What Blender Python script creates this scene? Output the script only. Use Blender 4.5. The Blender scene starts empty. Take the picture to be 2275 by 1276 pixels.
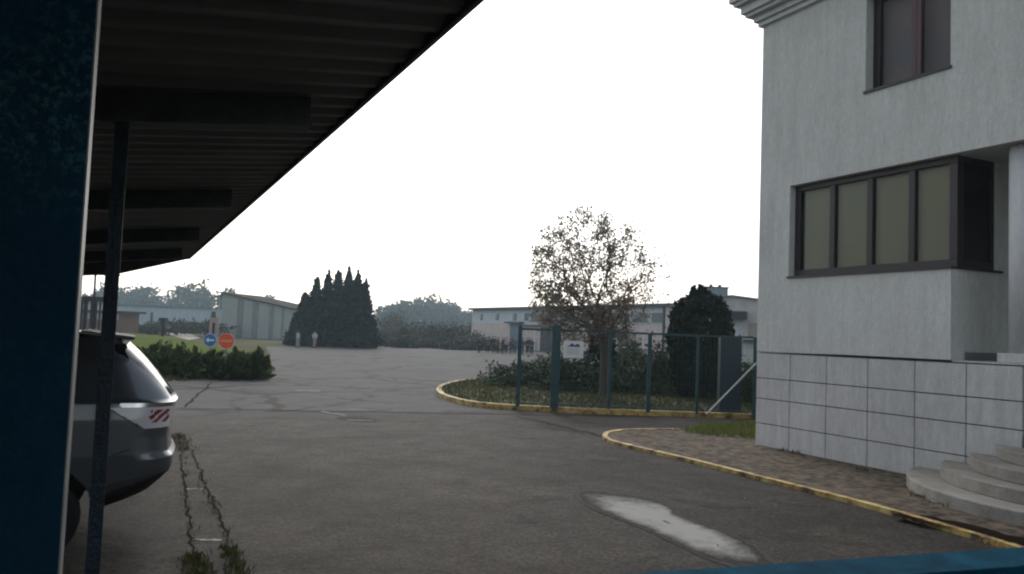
import bpy, math, random
import numpy as np
from mathutils import noise as MN
from mathutils import Vector, Matrix
R=math.radians
random.seed(7); rng=np.random.default_rng(7)
sc=bpy.context.scene
COL=sc.collection
# ------------------------------------------------------------------ camera
F=1800.;CX=1137.5;CY=638.;H=1.9;PSI=0.4469213;TH=0.0582147;ROLL=0.038
f_=np.array([math.sin(PSI)*math.cos(TH),math.cos(PSI)*math.cos(TH),math.sin(TH)])
r0=np.array([math.cos(PSI),-math.sin(PSI),0.]);u0=np.cross(r0,f_)
r_=r0*math.cos(ROLL)+u0*math.sin(ROLL);u_=-r0*math.sin(ROLL)+u0*math.cos(ROLL)
cd=bpy.data.cameras.new("camera");cam=bpy.data.objects.new("camera",cd);COL.objects.link(cam)
cd.sensor_width=36;cd.lens=36*F/2275;cd.clip_start=.05;cd.clip_end=3000
cam.matrix_world=Matrix(((r_[0],u_[0],-f_[0],0),(r_[1],u_[1],-f_[1],0),(r_[2],u_[2],-f_[2],H),(0,0,0,1)))
sc.camera=cam
# ------------------------------------------------------------------ light
SUN_AZ=R(14);SUN_EL=R(38)
w=bpy.data.worlds.new("World");sc.world=w;w.use_nodes=True
nt=w.node_tree;nt.nodes.clear()
sky=nt.nodes.new('ShaderNodeTexSky');sky.sky_type='NISHITA';sky.sun_disc=False
sky.sun_elevation=SUN_EL;sky.sun_rotation=SUN_AZ;sky.dust_density=3;sky.air_density=1.0;sky.ozone_density=1
hs=nt.nodes.new('ShaderNodeHueSaturation');hs.inputs['Saturation'].default_value=.4
bg=nt.nodes.new('ShaderNodeBackground');bg.inputs['Strength'].default_value=.15
wo=nt.nodes.new('ShaderNodeOutputWorld')
nt.links.new(sky.outputs[0],hs.inputs['Color']);nt.links.new(hs.outputs[0],bg.inputs[0]);nt.links.new(bg.outputs[0],wo.inputs[0])
sd=bpy.data.lights.new("sun",'SUN');sd.energy=.7;sd.angle=R(12);sd.color=(1,.95,.87)
so=bpy.data.objects.new("sun",sd);COL.objects.link(so)
dv=Vector((math.sin(SUN_AZ)*math.cos(SUN_EL),math.cos(SUN_AZ)*math.cos(SUN_EL),math.sin(SUN_EL)))
so.rotation_euler=dv.to_track_quat('Z','Y').to_euler()
vs=sc.view_settings;vs.view_transform='Standard';vs.look='None';vs.gamma=1;vs.exposure=0.5
try: vs.use_curve_mapping=False
except Exception: pass
sc.render.engine='CYCLES'
sc.cycles.pixel_filter_type='BLACKMAN_HARRIS';sc.cycles.filter_width=2.2
sc.cycles.max_bounces=8;sc.cycles.transparent_max_bounces=24;sc.cycles.volume_bounces=1
# ------------------------------------------------------------------ pixel -> world
def ray(x,y): return f_+r_*(x-CX)/F+u_*(CY-y)/F
C0=np.array([0,0,H])
def gz(x,y,z=0.): d=ray(x,y);return C0+d*((z-H)/d[2])
def gx(x,y,X): d=ray(x,y);return C0+d*(X/d[0])
def gy(x,y,Y): d=ray(x,y);return C0+d*(Y/d[1])
def dd(x,y,D): return C0+ray(x,y)*D
def dep(P): return float((np.array(P)-C0)@f_)
# ------------------------------------------------------------------ materials
MATS={}
def mat(name,col,rough=.8,metal=0.,var=.0,vscale=2.,bump=0.,bscale=20.,col2=None,spec=None,stretch=None,detail=6,island=0.,coat=0.,transl=0.):
    m=bpy.data.materials.new(name);m.use_nodes=True;n=m.node_tree;b=n.nodes['Principled BSDF'];L=n.links
    b.inputs['Roughness'].default_value=rough;b.inputs['Metallic'].default_value=metal
    if spec is not None: b.inputs['Specular IOR Level'].default_value=spec
    if coat: b.inputs['Coat Weight'].default_value=coat;b.inputs['Coat Roughness'].default_value=.05
    tc=n.nodes.new('ShaderNodeTexCoord');mp=n.nodes.new('ShaderNodeMapping');L.new(tc.outputs['Object'],mp.inputs[0])
    if stretch: mp.inputs['Scale'].default_value=stretch
    last=None
    c1=tuple(col)+(1,)
    if var or col2:
        nz=n.nodes.new('ShaderNodeTexNoise');nz.inputs['Scale'].default_value=vscale;nz.inputs['Detail'].default_value=detail
        nz.inputs['Roughness'].default_value=.65
        L.new(mp.outputs[0],nz.inputs['Vector'])
        cr=n.nodes.new('ShaderNodeValToRGB');cr.color_ramp.elements[0].position=.36;cr.color_ramp.elements[1].position=.64
        c2=tuple(col2)+(1,) if col2 else tuple(min(1,c*(1+var)) for c in col)+(1,)
        c0=c1 if col2 else tuple(c*(1-var) for c in col)+(1,)
        cr.color_ramp.elements[0].color=c0;cr.color_ramp.elements[1].color=c2
        L.new(nz.outputs[0],cr.inputs[0]);last=cr.outputs[0]
    if island:
        g=n.nodes.new('ShaderNodeNewGeometry');mr=n.nodes.new('ShaderNodeMapRange')
        mr.inputs[3].default_value=1-island;mr.inputs[4].default_value=1+island
        L.new(g.outputs['Random Per Island'],mr.inputs[0])
        mx=n.nodes.new('ShaderNodeMix');mx.data_type='RGBA';mx.blend_type='MULTIPLY';mx.inputs[0].default_value=1
        if last: L.new(last,mx.inputs[6])
        else: mx.inputs[6].default_value=c1
        L.new(mr.outputs[0],mx.inputs[7]);last=mx.outputs[2]
    if last: L.new(last,b.inputs['Base Color'])
    else: b.inputs['Base Color'].default_value=c1
    if bump:
        n2=n.nodes.new('ShaderNodeTexNoise');n2.inputs['Scale'].default_value=bscale;n2.inputs['Detail'].default_value=5
        L.new(mp.outputs[0],n2.inputs['Vector'])
        bp=n.nodes.new('ShaderNodeBump');bp.inputs['Strength'].default_value=bump;bp.inputs['Distance'].default_value=.02
        L.new(n2.outputs[0],bp.inputs['Height']);L.new(bp.outputs[0],b.inputs['Normal'])
    if transl:
        out=n.nodes['Material Output'];t=n.nodes.new('ShaderNodeBsdfTranslucent');ms=n.nodes.new('ShaderNodeMixShader');ms.inputs[0].default_value=transl
        if last: L.new(last,t.inputs[0])
        else: t.inputs[0].default_value=c1
        L.new(b.outputs[0],ms.inputs[1]);L.new(t.outputs[0],ms.inputs[2]);L.new(ms.outputs[0],out.inputs[0])
    MATS[name]=m;return m
def nodes(m): return m.node_tree,m.node_tree.nodes['Principled BSDF']
# ------------------------------------------------------------------ mesh builder
class MB:
    def __init__(s): s.v=[];s.f=[]
    def add(s,vs,fs):
        o=len(s.v);s.v.extend([tuple(map(float,p)) for p in vs]);s.f.extend([tuple(i+o for i in f) for f in fs]);return s
    def box(s,x0,x1,y0,y1,z0,z1):
        v=[(x,y,z) for z in (z0,z1) for x,y in ((x0,y0),(x1,y0),(x1,y1),(x0,y1))]
        return s.add(v,[(3,2,1,0),(4,5,6,7),(0,1,5,4),(1,2,6,5),(2,3,7,6),(3,0,4,7)])
    def obox(s,o,ax,ay,az):
        # origin corner o, edge vectors
        o,ax,ay,az=[np.array(a,float) for a in (o,ax,ay,az)]
        v=[o,o+ax,o+ax+ay,o+ay];v+= [p+az for p in v]
        return s.add(v,[(3,2,1,0),(4,5,6,7),(0,1,5,4),(1,2,6,5),(2,3,7,6),(3,0,4,7)])
    def prism(s,pts,z0,z1,bottom=True):
        n=len(pts);v=[(p[0],p[1],z0) for p in pts]+[(p[0],p[1],z1) for p in pts]
        fs=[tuple(range(n,2*n))]+[(i,(i+1)%n,n+(i+1)%n,n+i) for i in range(n)]
        if bottom: fs.append(tuple(range(n-1,-1,-1)))
        return s.add(v,fs)
    def tube(s,a,b,ra,rb=None,n=8,cap=True):
        rb=ra if rb is None else rb
        a=Vector(a);b=Vector(b);d=(b-a)
        if d.length<1e-6: return s
        q=d.to_track_quat('Z','Y');v=[]
        for c,r in ((a,ra),(b,rb)):
            for i in range(n):
                t=2*math.pi*i/n;v.append(c+q@Vector((r*math.cos(t),r*math.sin(t),0)))
        fs=[(i,(i+1)%n,n+(i+1)%n,n+i) for i in range(n)]
        if cap: fs+= [tuple(range(n-1,-1,-1)),tuple(range(n,2*n))]
        return s.add(v,fs)
    def build(s,name,m,parent=None,smooth=False,bevel=0.,recalc=True):
        me=bpy.data.meshes.new(name);me.from_pydata(s.v,[],s.f)
        if recalc:
            import bmesh
            bm=bmesh.new();bm.from_mesh(me);bmesh.ops.recalc_face_normals(bm,faces=bm.faces);bm.to_mesh(me);bm.free()
        o=bpy.data.objects.new(name,me);COL.objects.link(o)
        if m: me.materials.append(m)
        if parent: 
            o.parent=parent
            o.location=-Vector(parent.location) if not parent.rotation_euler.z else o.location
        if smooth:
            me.polygons.foreach_set('use_smooth',[True]*len(me.polygons))
        if bevel:
            md=o.modifiers.new('b','BEVEL');md.width=bevel;md.segments=2;md.limit_method='ANGLE'
        return o
def tag(o,label=None,cat=None,group=None,kind=None):
    if label:o['label']=label
    if cat:o['category']=cat
    if group:o['group']=group
    if kind:o['kind']=kind
    return o
def empty(name,loc,label,cat,group=None):
    o=bpy.data.objects.new(name,None);COL.objects.link(o);o.location=tuple(float(a) for a in loc);o.empty_display_size=.2
    return tag(o,label,cat,group)
def struct(o): o['kind']='structure';return o
def smoothpath(pts,n=8):
    P=[np.array(p,float) for p in pts];out=[]
    for i in range(len(P)-1):
        p0=P[max(i-1,0)];p1=P[i];p2=P[i+1];p3=P[min(i+2,len(P)-1)]
        for k in range(n):
            t=k/n;out.append(.5*((2*p1)+(-p0+p2)*t+(2*p0-5*p1+4*p2-p3)*t*t+(-p0+3*p1-3*p2+p3)*t**3))
    out.append(P[-1]);return out
def ribbon(mb,path,width,z0,z1,jit=0.,seglen=None,gap=.0):
    """kerb-like solid following a path"""
    P=[np.array(p[:2]) for p in path];n=len(P);Ls=[];Rs=[]
    for i in range(n):
        t=P[min(i+1,n-1)]-P[max(i-1,0)];t=t/np.linalg.norm(t);nn=np.array([-t[1],t[0]])
        j=1+rng.uniform(-jit,jit);Ls.append(P[i]+nn*width/2*j);Rs.append(P[i]-nn*width/2*j)
    for i in range(n-1):
        v=[(*Ls[i],z0),(*Ls[i+1],z0),(*Rs[i+1],z0),(*Rs[i],z0),(*Ls[i],z1),(*Ls[i+1],z1),(*Rs[i+1],z1),(*Rs[i],z1)]
        mb.add(v,[(0,1,5,4),(2,3,7,6),(4,5,6,7)]+([(0,4,7,3)] if i==0 else [])+([(1,2,6,5)] if i==n-2 else []))

# ------------------------------------------------------------------ ground materials
def asphalt_mat():
    m=mat('asphalt',(.06,.06,.062),.85,spec=.07);n,b=nodes(m);L=n.links
    tc=n.nodes.new('ShaderNodeTexCoord')
    def noise(s,d=6,rough=.6,vec=None,dist=0):
        a=n.nodes.new('ShaderNodeTexNoise');a.inputs['Scale'].default_value=s;a.inputs['Detail'].default_value=d;a.inputs['Roughness'].default_value=rough;a.inputs['Distortion'].default_value=dist
        L.new(vec if vec else tc.outputs['Object'],a.inputs['Vector']);return a.outputs[0]
    def ramp(x,p0,p1,c0,c1):
        r=n.nodes.new('ShaderNodeValToRGB');r.color_ramp.elements[0].position=p0;r.color_ramp.elements[1].position=p1
        r.color_ramp.elements[0].color=(*c0,1);r.color_ramp.elements[1].color=(*c1,1);L.new(x,r.inputs[0]);return r.outputs[0]
    def mixc(mode,f,a,c):
        x=n.nodes.new('ShaderNodeMix');x.data_type='RGBA';x.blend_type=mode
        if isinstance(f,float): x.inputs[0].default_value=f
        else: L.new(f,x.inputs[0])
        L.new(a,x.inputs[6]);L.new(c,x.inputs[7]);return x.outputs[2]
    base=ramp(noise(.35,8,.7),.35,.68,(.027,.0245,.022),(.050,.046,.042))
    speck=ramp(noise(26,5,.85),.38,.62,(.38,.38,.38),(1.75,1.74,1.72))
    base=mixc('MULTIPLY',1.,base,speck)
    base=mixc('MULTIPLY',1.,base,ramp(noise(11,6,.8),.36,.64,(.66,.66,.66),(1.32,1.31,1.30)))
    base=mixc('MULTIPLY',1.,base,ramp(noise(75,2,.8),.60,.70,(1,1,1),(2.6,2.6,2.6)))
    mid=ramp(noise(2.2,6,.7,dist=.6),.3,.72,(.72,.72,.72),(1.18,1.17,1.15))
    base=mixc('MULTIPLY',1.,base,mid)
    # dark stains
    stain=ramp(noise(.9,5,.6,dist=1.2),.60,.70,(1,1,1),(.55,.53,.5))
    base=mixc('MULTIPLY',1.,base,stain)
    # cracks: warped voronoi edges, long across the view
    wv=n.nodes.new('ShaderNodeTexNoise');wv.inputs['Scale'].default_value=.5;wv.inputs['Detail'].default_value=5;L.new(tc.outputs['Object'],wv.inputs['Vector'])
    va=n.nodes.new('ShaderNodeVectorMath');va.operation='MULTIPLY_ADD';va.inputs[1].default_value=(2.2,2.2,0);L.new(wv.outputs['Color'],va.inputs[0]);L.new(tc.outputs['Object'],va.inputs[2])
    def crack(scale,width):
        vo=n.nodes.new('ShaderNodeTexVoronoi');vo.feature='DISTANCE_TO_EDGE';vo.inputs['Scale'].default_value=scale
        L.new(va.outputs[0],vo.inputs['Vector']);return ramp(vo.outputs['Distance'],width*.4,width,(1,1,1),(0,0,0))
    c=crack(.19,.034)
    c2=crack(.45,.04)
    sx=n.nodes.new('ShaderNodeSeparateXYZ');L.new(tc.outputs['Object'],sx.inputs[0])
    # only the far lot beyond the joint is badly cracked
    far=ramp(sx.outputs[1],.0,1.,(0,0,0),(1,1,1))
    mr=n.nodes.new('ShaderNodeMapRange');mr.inputs[1].default_value=17.3;mr.inputs[2].default_value=18.6;L.new(sx.outputs[1],mr.inputs[0])
    nb=noise(.6,3);gate=ramp(nb,.45,.55,(0,0,0),(1,1,1))
    cf=n.nodes.new('ShaderNodeMath');cf.operation='MULTIPLY';L.new(c2,cf.inputs[0]);L.new(gate,cf.inputs[1])
    ca=n.nodes.new('ShaderNodeMath');ca.operation='MAXIMUM';L.new(c,ca.inputs[0]);L.new(cf.outputs[0],ca.inputs[1])
    mm=n.nodes.new('ShaderNodeMath');mm.operation='MULTIPLY';L.new(ca.outputs[0],mm.inputs[0]);L.new(mr.outputs[0],mm.inputs[1])
    m2=n.nodes.new('ShaderNodeMath');m2.operation='MULTIPLY';m2.inputs[1].default_value=.9;L.new(mm.outputs[0],m2.inputs[0])
    # far lot: grazing sky sheen put into a paler, greyer colour
    far_sheen=n.nodes.new('ShaderNodeMix');far_sheen.data_type='RGBA';far_sheen.blend_type='MIX';far_sheen.inputs[7].default_value=(.070,.074,.080,1)
    hf=n.nodes.new('ShaderNodeMath');hf.operation='MULTIPLY';hf.inputs[1].default_value=.6;L.new(mr.outputs[0],hf.inputs[0])
    L.new(hf.outputs[0],far_sheen.inputs[0]);L.new(base,far_sheen.inputs[6]);base=far_sheen.outputs[2]
    base=mixc('MULTIPLY',.35,base,mid)
    dk=n.nodes.new('ShaderNodeRGB');dk.outputs[0].default_value=(.014,.013,.012,1)
    base=mixc('MIX',m2.outputs[0],base,dk.outputs[0])
    L.new(base,b.inputs['Base Color'])
    rr=n.nodes.new('ShaderNodeMapRange');rr.inputs[3].default_value=.72;rr.inputs[4].default_value=.9;L.new(noise(1.3,4),rr.inputs[0]);L.new(rr.outputs[0],b.inputs['Roughness'])
    bp=n.nodes.new('ShaderNodeBump');bp.inputs['Strength'].default_value=.55;bp.inputs['Distance'].default_value=.012
    L.new(noise(70,4),bp.inputs['Height'])
    bp2=n.nodes.new('ShaderNodeBump');bp2.inputs['Strength'].default_value=.5;bp2.inputs['Distance'].default_value=.12
    L.new(noise(.8,4),bp2.inputs['Height']);L.new(bp.outputs[0],bp2.inputs['Normal']);L.new(bp2.outputs[0],b.inputs['Normal'])
    return m
M_asph=asphalt_mat()
M_grass=mat('grass_ground',(.035,.04,.015),.95,col2=(.065,.055,.03),vscale=3,bump=.8,bscale=25)
M_field=mat('field',(.04,.052,.014),1.,spec=.03,col2=(.10,.09,.05),vscale=.15,bump=.5,bscale=8)
M_blade=mat('grass_blade',(.055,.062,.018),.7,island=.45,transl=.35)
M_dry2=mat('low_weed',(.05,.055,.012),.8,island=.5,transl=.2)
M_dry=mat('dry_weed',(.14,.12,.05),.8,island=.45,transl=.3)
M_soil=mat('soil',(.06,.05,.035),.95,col2=(.1,.085,.055),vscale=6,bump=.8)
M_path=mat('path_gravel',(.3,.27,.23),.9,col2=(.2,.18,.15),vscale=4,bump=.4)
M_pave=mat('pavement',(.155,.125,.095),.9,col2=(.03,.026,.022),vscale=7,bump=.8,bscale=35,spec=.08,detail=12)
def wornyellow():
    m=mat('yellow_paint',(.55,.38,.05),.7,bump=.5,bscale=30);n,b=nodes(m);L=n.links
    tc=n.nodes.new('ShaderNodeTexCoord');a=n.nodes.new('ShaderNodeTexNoise');a.inputs['Scale'].default_value=3.5;a.inputs['Detail'].default_value=8;a.inputs['Roughness'].default_value=.75
    L.new(tc.outputs['Object'],a.inputs[0]);r=n.nodes.new('ShaderNodeValToRGB')
    e=r.color_ramp.elements;e[0].position=.42;e[0].color=(.07,.045,.03,1);e[1].position=.49;e[1].color=(.34,.22,.05,1)
    x=e.new(.62);x.color=(.52,.42,.17,1)
    L.new(a.outputs[0],r.inputs[0]);L.new(r.outputs[0],b.inputs['Base Color']);return m
M_yel=wornyellow()
M_white=mat('worn_white_paint',(.38,.38,.37),.9,spec=.1,col2=(.10,.10,.095),vscale=12)
M_dark=mat('dark_gap',(.012,.011,.01),.9)
M_blue=mat('blue_steel_paint',(.0025,.014,.028),.42,col2=(.004,.022,.04),vscale=9,bump=.25,bscale=60)
M_bluef=mat('blue_fence_paint',(.005,.036,.045),.5,col2=(.01,.055,.065),vscale=7,bump=.1)

# ------------------------------------------------------------------ setting
g=MB();N=40
xs=np.linspace(-900,900,31);ys=np.linspace(-300,1500,31)
g.add([(x,y,-.02) for y in ys for x in xs],[(j*31+i,j*31+i+1,(j+1)*31+i+1,(j+1)*31+i) for j in range(30) for i in range(30)])
struct(g.build('ground',M_field,recalc=False))
def P2(*pts): return [tuple(gz(*p)[:2]) for p in pts]
lot=[(-12,-8),(-12,26.2)]+P2((300,852),(420,846),(560,840),(598,834),(606,815),(600,790),(590,770),(700,771.5),(850,772),(905,767),(985,767.5),(1060,775),(1200,780),(1500,799),(1680,806))+[(75,45),(60,-8)]
a=MB();a.add([(x,y,0) for x,y in lot],[tuple(range(len(lot)))]);struct(a.build('asphalt_yard',M_asph,recalc=False))
# lawn to the left + path
pl=P2((250,770),(285,757),(285,740),(340,738),(430,752),(440,758),(520,770))
m=MB();m.add([(x,y,.02) for x,y in [(-40,40),(-40,150)]+pl[1:]+[(1.0,64)]],[tuple(range(len(pl)+2))])
lw=P2((250,745),(255,733),(300,734),(370,742),(450,760),(560,771),(300,790))
pm=MB();pth=P2((355,739),(420,741),(445,751),(420,756));pm.add([(x,y,.012) for x,y in pth],[tuple(range(4))]);struct(pm.build('path',M_path,recalc=False))
# gently raised lawn mound, a real hump
def mound(name,cx,cy,rx,ry,h,m_,n=28,z=-.03):
    mb=MB();v=[];f=[]
    for j in range(n+1):
        for i in range(n+1):
            a_=-1+2*i/n;b_=-1+2*j/n;r=a_*a_+b_*b_
            v.append((cx+rx*a_,cy+ry*b_,z+h*max(0,1-r)**1.3))
    for j in range(n):
        for i in range(n): f.append((j*(n+1)+i,j*(n+1)+i+1,(j+1)*(n+1)+i+1,(j+1)*(n+1)+i))
    mb.add(v,f);return mb.build(name,m_,recalc=False,smooth=True)
M_lawn=mat('lawn',(.05,.075,.006),1.,spec=.03,col2=(.08,.105,.015),vscale=1.2,bump=.8,bscale=15)
struct(mound('lawn',-1.0,60,9.5,26,1.05,M_lawn))
# asphalt markings: thin solids / sheets
def sheet(name,pts,z,m_):
    mb=MB();mb.add([(p[0],p[1],z) for p in pts],[tuple(range(len(pts)))]);return mb.build(name,m_,recalc=False)
def strip(name,path,wd,z,m_,jit=.3):
    mb=MB();P=[np.array(p[:2]) for p in path];n=len(P);v=[];f=[]
    for i in range(n):
        t=P[min(i+1,n-1)]-P[max(i-1,0)];t/=np.linalg.norm(t);nn=np.array([-t[1],t[0]])
        v.append((*(P[i]+nn*wd/2*(1+rng.uniform(-jit,jit))),z));v.append((*(P[i]-nn*wd/2*(1+rng.uniform(-jit,jit))),z))
    f=[(2*i,2*i+1,2*i+3,2*i+2) for i in range(n-1)];mb.add(v,f);return mb.build(name,m_,recalc=False)
def jag(a,b,n,amp):
    a=np.array(a[:2]);b=np.array(b[:2]);return [a+(b-a)*i/n+rng.normal(0,amp,2)*(0<i<n) for i in range(n+1)]
M_crack=mat('crack_fill',(.014,.013,.011),1.,spec=.02)
struct(strip('track_groove',jag(gz(392,908),gz(1400,926),30,.02),.10,.004,M_crack,.5))
struct(strip('asphalt_crack',jag(gz(1150,925),gz(1345,972),14,.05),.05,.004,M_crack,.6))
struct(strip('asphalt_crack',jag(gz(410,905),gz(468,848),12,.06),.05,.004,M_crack,.6))
M_patch=mat('asphalt_patch',(.022,.02,.018),.95,spec=.08,col2=(.05,.046,.04),vscale=6,bump=.5)
struct(sheet('asphalt_patch',[gz(*p) for p in [(752,927),(800,926),(838,932),(830,938),(780,936),(745,931)]],.004,M_patch))
struct(sheet('asphalt_patch',[gz(*p) for p in [(1195,940),(1250,945),(1290,958),(1300,963),(1230,955),(1190,946)]],.004,M_patch))
struct(strip('road_marking',jag(gz(770,934),gz(830,936),6,.01),.10,.009,M_white,.5))
struct(strip('road_marking',jag(gz(656,868),gz(712,869),8,.01),.16,.004,M_white,.4))
struct(strip('road_marking',jag(gz(712,915),gz(768,924),8,.01),.07,.008,M_white,.5))
struct(strip('bay_marking',jag(gz(413,1087),gz(452,1088),6,.004),.05,.004,M_white,.5))
struct(strip('bay_marking',jag(gz(430,1115+84),gz(492,1201),6,.004),.05,.004,M_white,.5))
# joints along the canopy line, with weeds
struct(strip('joint_groove',jag(gz(396,965),gz(436,1290),60,.012),.022,.004,M_crack,.8))
struct(strip('joint_groove',jag(gz(425,1000),gz(545,1290),60,.015),.022,.004,M_crack,.8))
# puddle patch: pale towards the middle, dark ring round it
def puddle():
    m=mat('puddle_pale',(.17,.17,.165),.45,col2=(.25,.25,.24),vscale=5,bump=.3,bscale=90);return m
    b.inputs['Specular IOR Level'].default_value=.9
    tc=n.nodes.new('ShaderNodeTexCoord');a=n.nodes.new('ShaderNodeTexNoise');a.inputs['Scale'].default_value=14;a.inputs['Detail'].default_value=4;n.links.new(tc.outputs['Object'],a.inputs[0])
    bp=n.nodes.new('ShaderNodeBump');bp.inputs['Strength'].default_value=.05;bp.inputs['Distance'].default_value=.01;n.links.new(a.outputs[0],bp.inputs['Height']);n.links.new(bp.outputs[0],b.inputs['Normal'])
    return m
M_pud=puddle()
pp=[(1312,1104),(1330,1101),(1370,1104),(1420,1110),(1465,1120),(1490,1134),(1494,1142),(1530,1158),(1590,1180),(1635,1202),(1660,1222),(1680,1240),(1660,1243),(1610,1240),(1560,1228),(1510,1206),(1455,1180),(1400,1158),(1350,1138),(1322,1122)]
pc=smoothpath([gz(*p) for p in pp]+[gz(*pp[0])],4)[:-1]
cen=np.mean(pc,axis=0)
def patchmat():
    m=mat('pale_patch',(.2,.2,.2),.85,spec=.06,bump=.4,bscale=80);n,b=nodes(m);L=n.links
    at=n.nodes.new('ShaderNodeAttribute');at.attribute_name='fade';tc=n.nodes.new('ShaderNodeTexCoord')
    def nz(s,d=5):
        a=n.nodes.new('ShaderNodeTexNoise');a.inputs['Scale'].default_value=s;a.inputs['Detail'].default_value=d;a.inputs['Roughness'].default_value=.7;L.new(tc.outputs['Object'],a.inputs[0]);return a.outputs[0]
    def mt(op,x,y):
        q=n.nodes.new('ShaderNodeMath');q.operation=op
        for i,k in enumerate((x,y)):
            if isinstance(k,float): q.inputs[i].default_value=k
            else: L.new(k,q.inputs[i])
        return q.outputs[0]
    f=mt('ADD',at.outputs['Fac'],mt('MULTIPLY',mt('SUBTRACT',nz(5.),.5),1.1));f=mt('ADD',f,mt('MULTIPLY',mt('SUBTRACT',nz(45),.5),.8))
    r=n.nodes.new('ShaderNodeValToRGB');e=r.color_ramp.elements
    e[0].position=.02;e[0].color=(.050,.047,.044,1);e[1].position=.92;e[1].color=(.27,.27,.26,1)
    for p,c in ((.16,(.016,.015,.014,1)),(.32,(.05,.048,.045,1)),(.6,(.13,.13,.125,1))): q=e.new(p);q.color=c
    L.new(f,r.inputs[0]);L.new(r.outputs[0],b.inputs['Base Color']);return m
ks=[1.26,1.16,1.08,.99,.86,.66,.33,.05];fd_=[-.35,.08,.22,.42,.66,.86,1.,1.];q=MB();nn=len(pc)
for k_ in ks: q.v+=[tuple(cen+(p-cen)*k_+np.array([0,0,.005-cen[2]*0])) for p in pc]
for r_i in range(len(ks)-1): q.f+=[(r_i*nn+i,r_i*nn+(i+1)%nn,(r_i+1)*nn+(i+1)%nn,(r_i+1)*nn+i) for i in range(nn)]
o=q.build('pale_patch',patchmat(),recalc=False);at=o.data.attributes.new('fade','FLOAT','POINT')
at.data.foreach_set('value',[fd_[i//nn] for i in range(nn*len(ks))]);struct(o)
# right pavement island (near) with yellow kerb
kp=[(2420,1275),(2225,1216),(2080,1172),(1900,1121),(1700,1070),(1560,1034),(1430,1003),(1365,987),(1345,976),(1352,966),(1395,960),(1450,959),(1510,959)]
kpath=smoothpath([gz(*p) for p in kp],6)
k=MB();ribbon(k,kpath,.095,-.02,.06,.12);tag(k.build('kerb',M_yel),kind='structure')
inner=[p for p in kpath]
pv=MB();poly=[(p[0],p[1]) for p in inner]+[tuple(gz(1600,962)[:2]),(13,13.5),(13,3.5)]
pv.add([(x,y,.045) for x,y in poly],[tuple(range(len(poly)))]);struct(pv.build('pavement',M_pave,recalc=False))
dirt=smoothpath([gz(*p,.05) for p in [(1990,1142),(2100,1164),(2275,1204),(2340,1222)]],6)
struct(strip('gutter_soil',dirt,.36,.055,mat('dark_soil',(.012,.009,.006),1.,spec=.02,var=.4,vscale=8),.4))
# small grass patch on the pavement by the building
gp=P2((1520,964),(1560,952),(1690,948),(1720,955),(1690,985),(1640,978),(1560,972))
struct(sheet('grass_patch',gp,.05,M_grass))
# planted bed behind the fence with yellow kerb
kb=[(1120,846),(1040,850),(992,860),(975,872),(985,885),(1030,899),(1090,907),(1160,912),(1300,919),(1480,925),(1690,932)]
kbp=smoothpath([gz(*p) for p in kb],5)
q=gz(1690,932);dirv=(gz(1690,932)-gz(1300,919));dirv/=np.linalg.norm(dirv);far=q+dirv*14
k=MB();ribbon(k,kbp+[far],.15,-.02,.13,.10);struct(k.build('kerb',M_yel))
bedpoly=[(p[0],p[1]) for p in kbp]+[tuple(far[:2]),(36,22),(30,30),(22,33)]
b_=MB();b_.add([(x,y,.085) for x,y in bedpoly],[tuple(range(len(bedpoly)))]);struct(b_.build('planting_bed',M_grass,recalc=False))

# ------------------------------------------------------------------ grass blades helper
def blades(name,pts,h,m_,n_per=1,wd=.02,lean=.5):
    v=[];f=[]
    for p in pts:
        for _ in range(n_per):
            x,y,z=p[0]+rng.normal(0,.03),p[1]+rng.normal(0,.03),p[2]
            hh=h*rng.uniform(.4,1.2);a_=rng.uniform(0,6.28);l=rng.uniform(0,lean)*hh;dx,dy=math.cos(a_),math.sin(a_)
            c=rng.uniform(0,6.28);wx,wy=math.cos(c)*wd,math.sin(c)*wd;o=len(v)
            v+= [(x-wx,y-wy,z),(x+wx,y+wy,z),(x+wx*.6+dx*l*.4,y+wy*.6+dy*l*.4,z+hh*.6),(x-wx*.6+dx*l*.4,y-wy*.6+dy*l*.4,z+hh*.6),(x+dx*l,y+dy*l,z+hh)]
            f+= [(o,o+1,o+2,o+3),(o+3,o+2,o+4)]
    mb=MB();mb.v=v;mb.f=f;return mb.build(name,m_,recalc=False)
def inpoly(x,y,poly):
    c=False;n=len(poly)
    for i in range(n):
        x1,y1=poly[i];x2,y2=poly[i-1]
        if (y1>y)!=(y2>y) and x<(x2-x1)*(y-y1)/(y2-y1)+x1: c=not c
    return c
def scatter(poly,n,z):
    X=[p[0] for p in poly];Y=[p[1] for p in poly];out=[]
    while len(out)<n:
        x=rng.uniform(min(X),max(X));y=rng.uniform(min(Y),max(Y))
        if inpoly(x,y,poly): out.append((x,y,z))
    return out
vis=[(p[0],p[1]) for p in kbp]+[(19,15),(20,24),(13,29)]
tag(blades('bed_grass',scatter(vis,12000,.08),.10,M_blade,2,.012),'rough green grass covering the planting bed behind the blue fence','grass',kind='stuff')
tag(blades('patch_grass',scatter(gp,700,.05),.12,mat('patch_blade',(.10,.12,.025),.8,island=.4,transl=.4),3,.01),'small grass patch at the foot of the grey building corner','grass',kind='stuff')
wp=[]
for (x0,y0),(x1,y1),n,s in [((396,965),(408,1005),200,.08),((405,1010),(428,1200),30,.015),((430,1235),(450,1290),260,.045),((440,1050),(545,1290),60,.02),((505,1215),(530,1280),160,.035)]:
    A=gz(x0,y0);B_=gz(x1,y1)
    for _ in range(n):
        p=A+(B_-A)*rng.uniform();wp.append((p[0]+rng.normal(0,s),p[1]+rng.normal(0,s),0))
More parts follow.
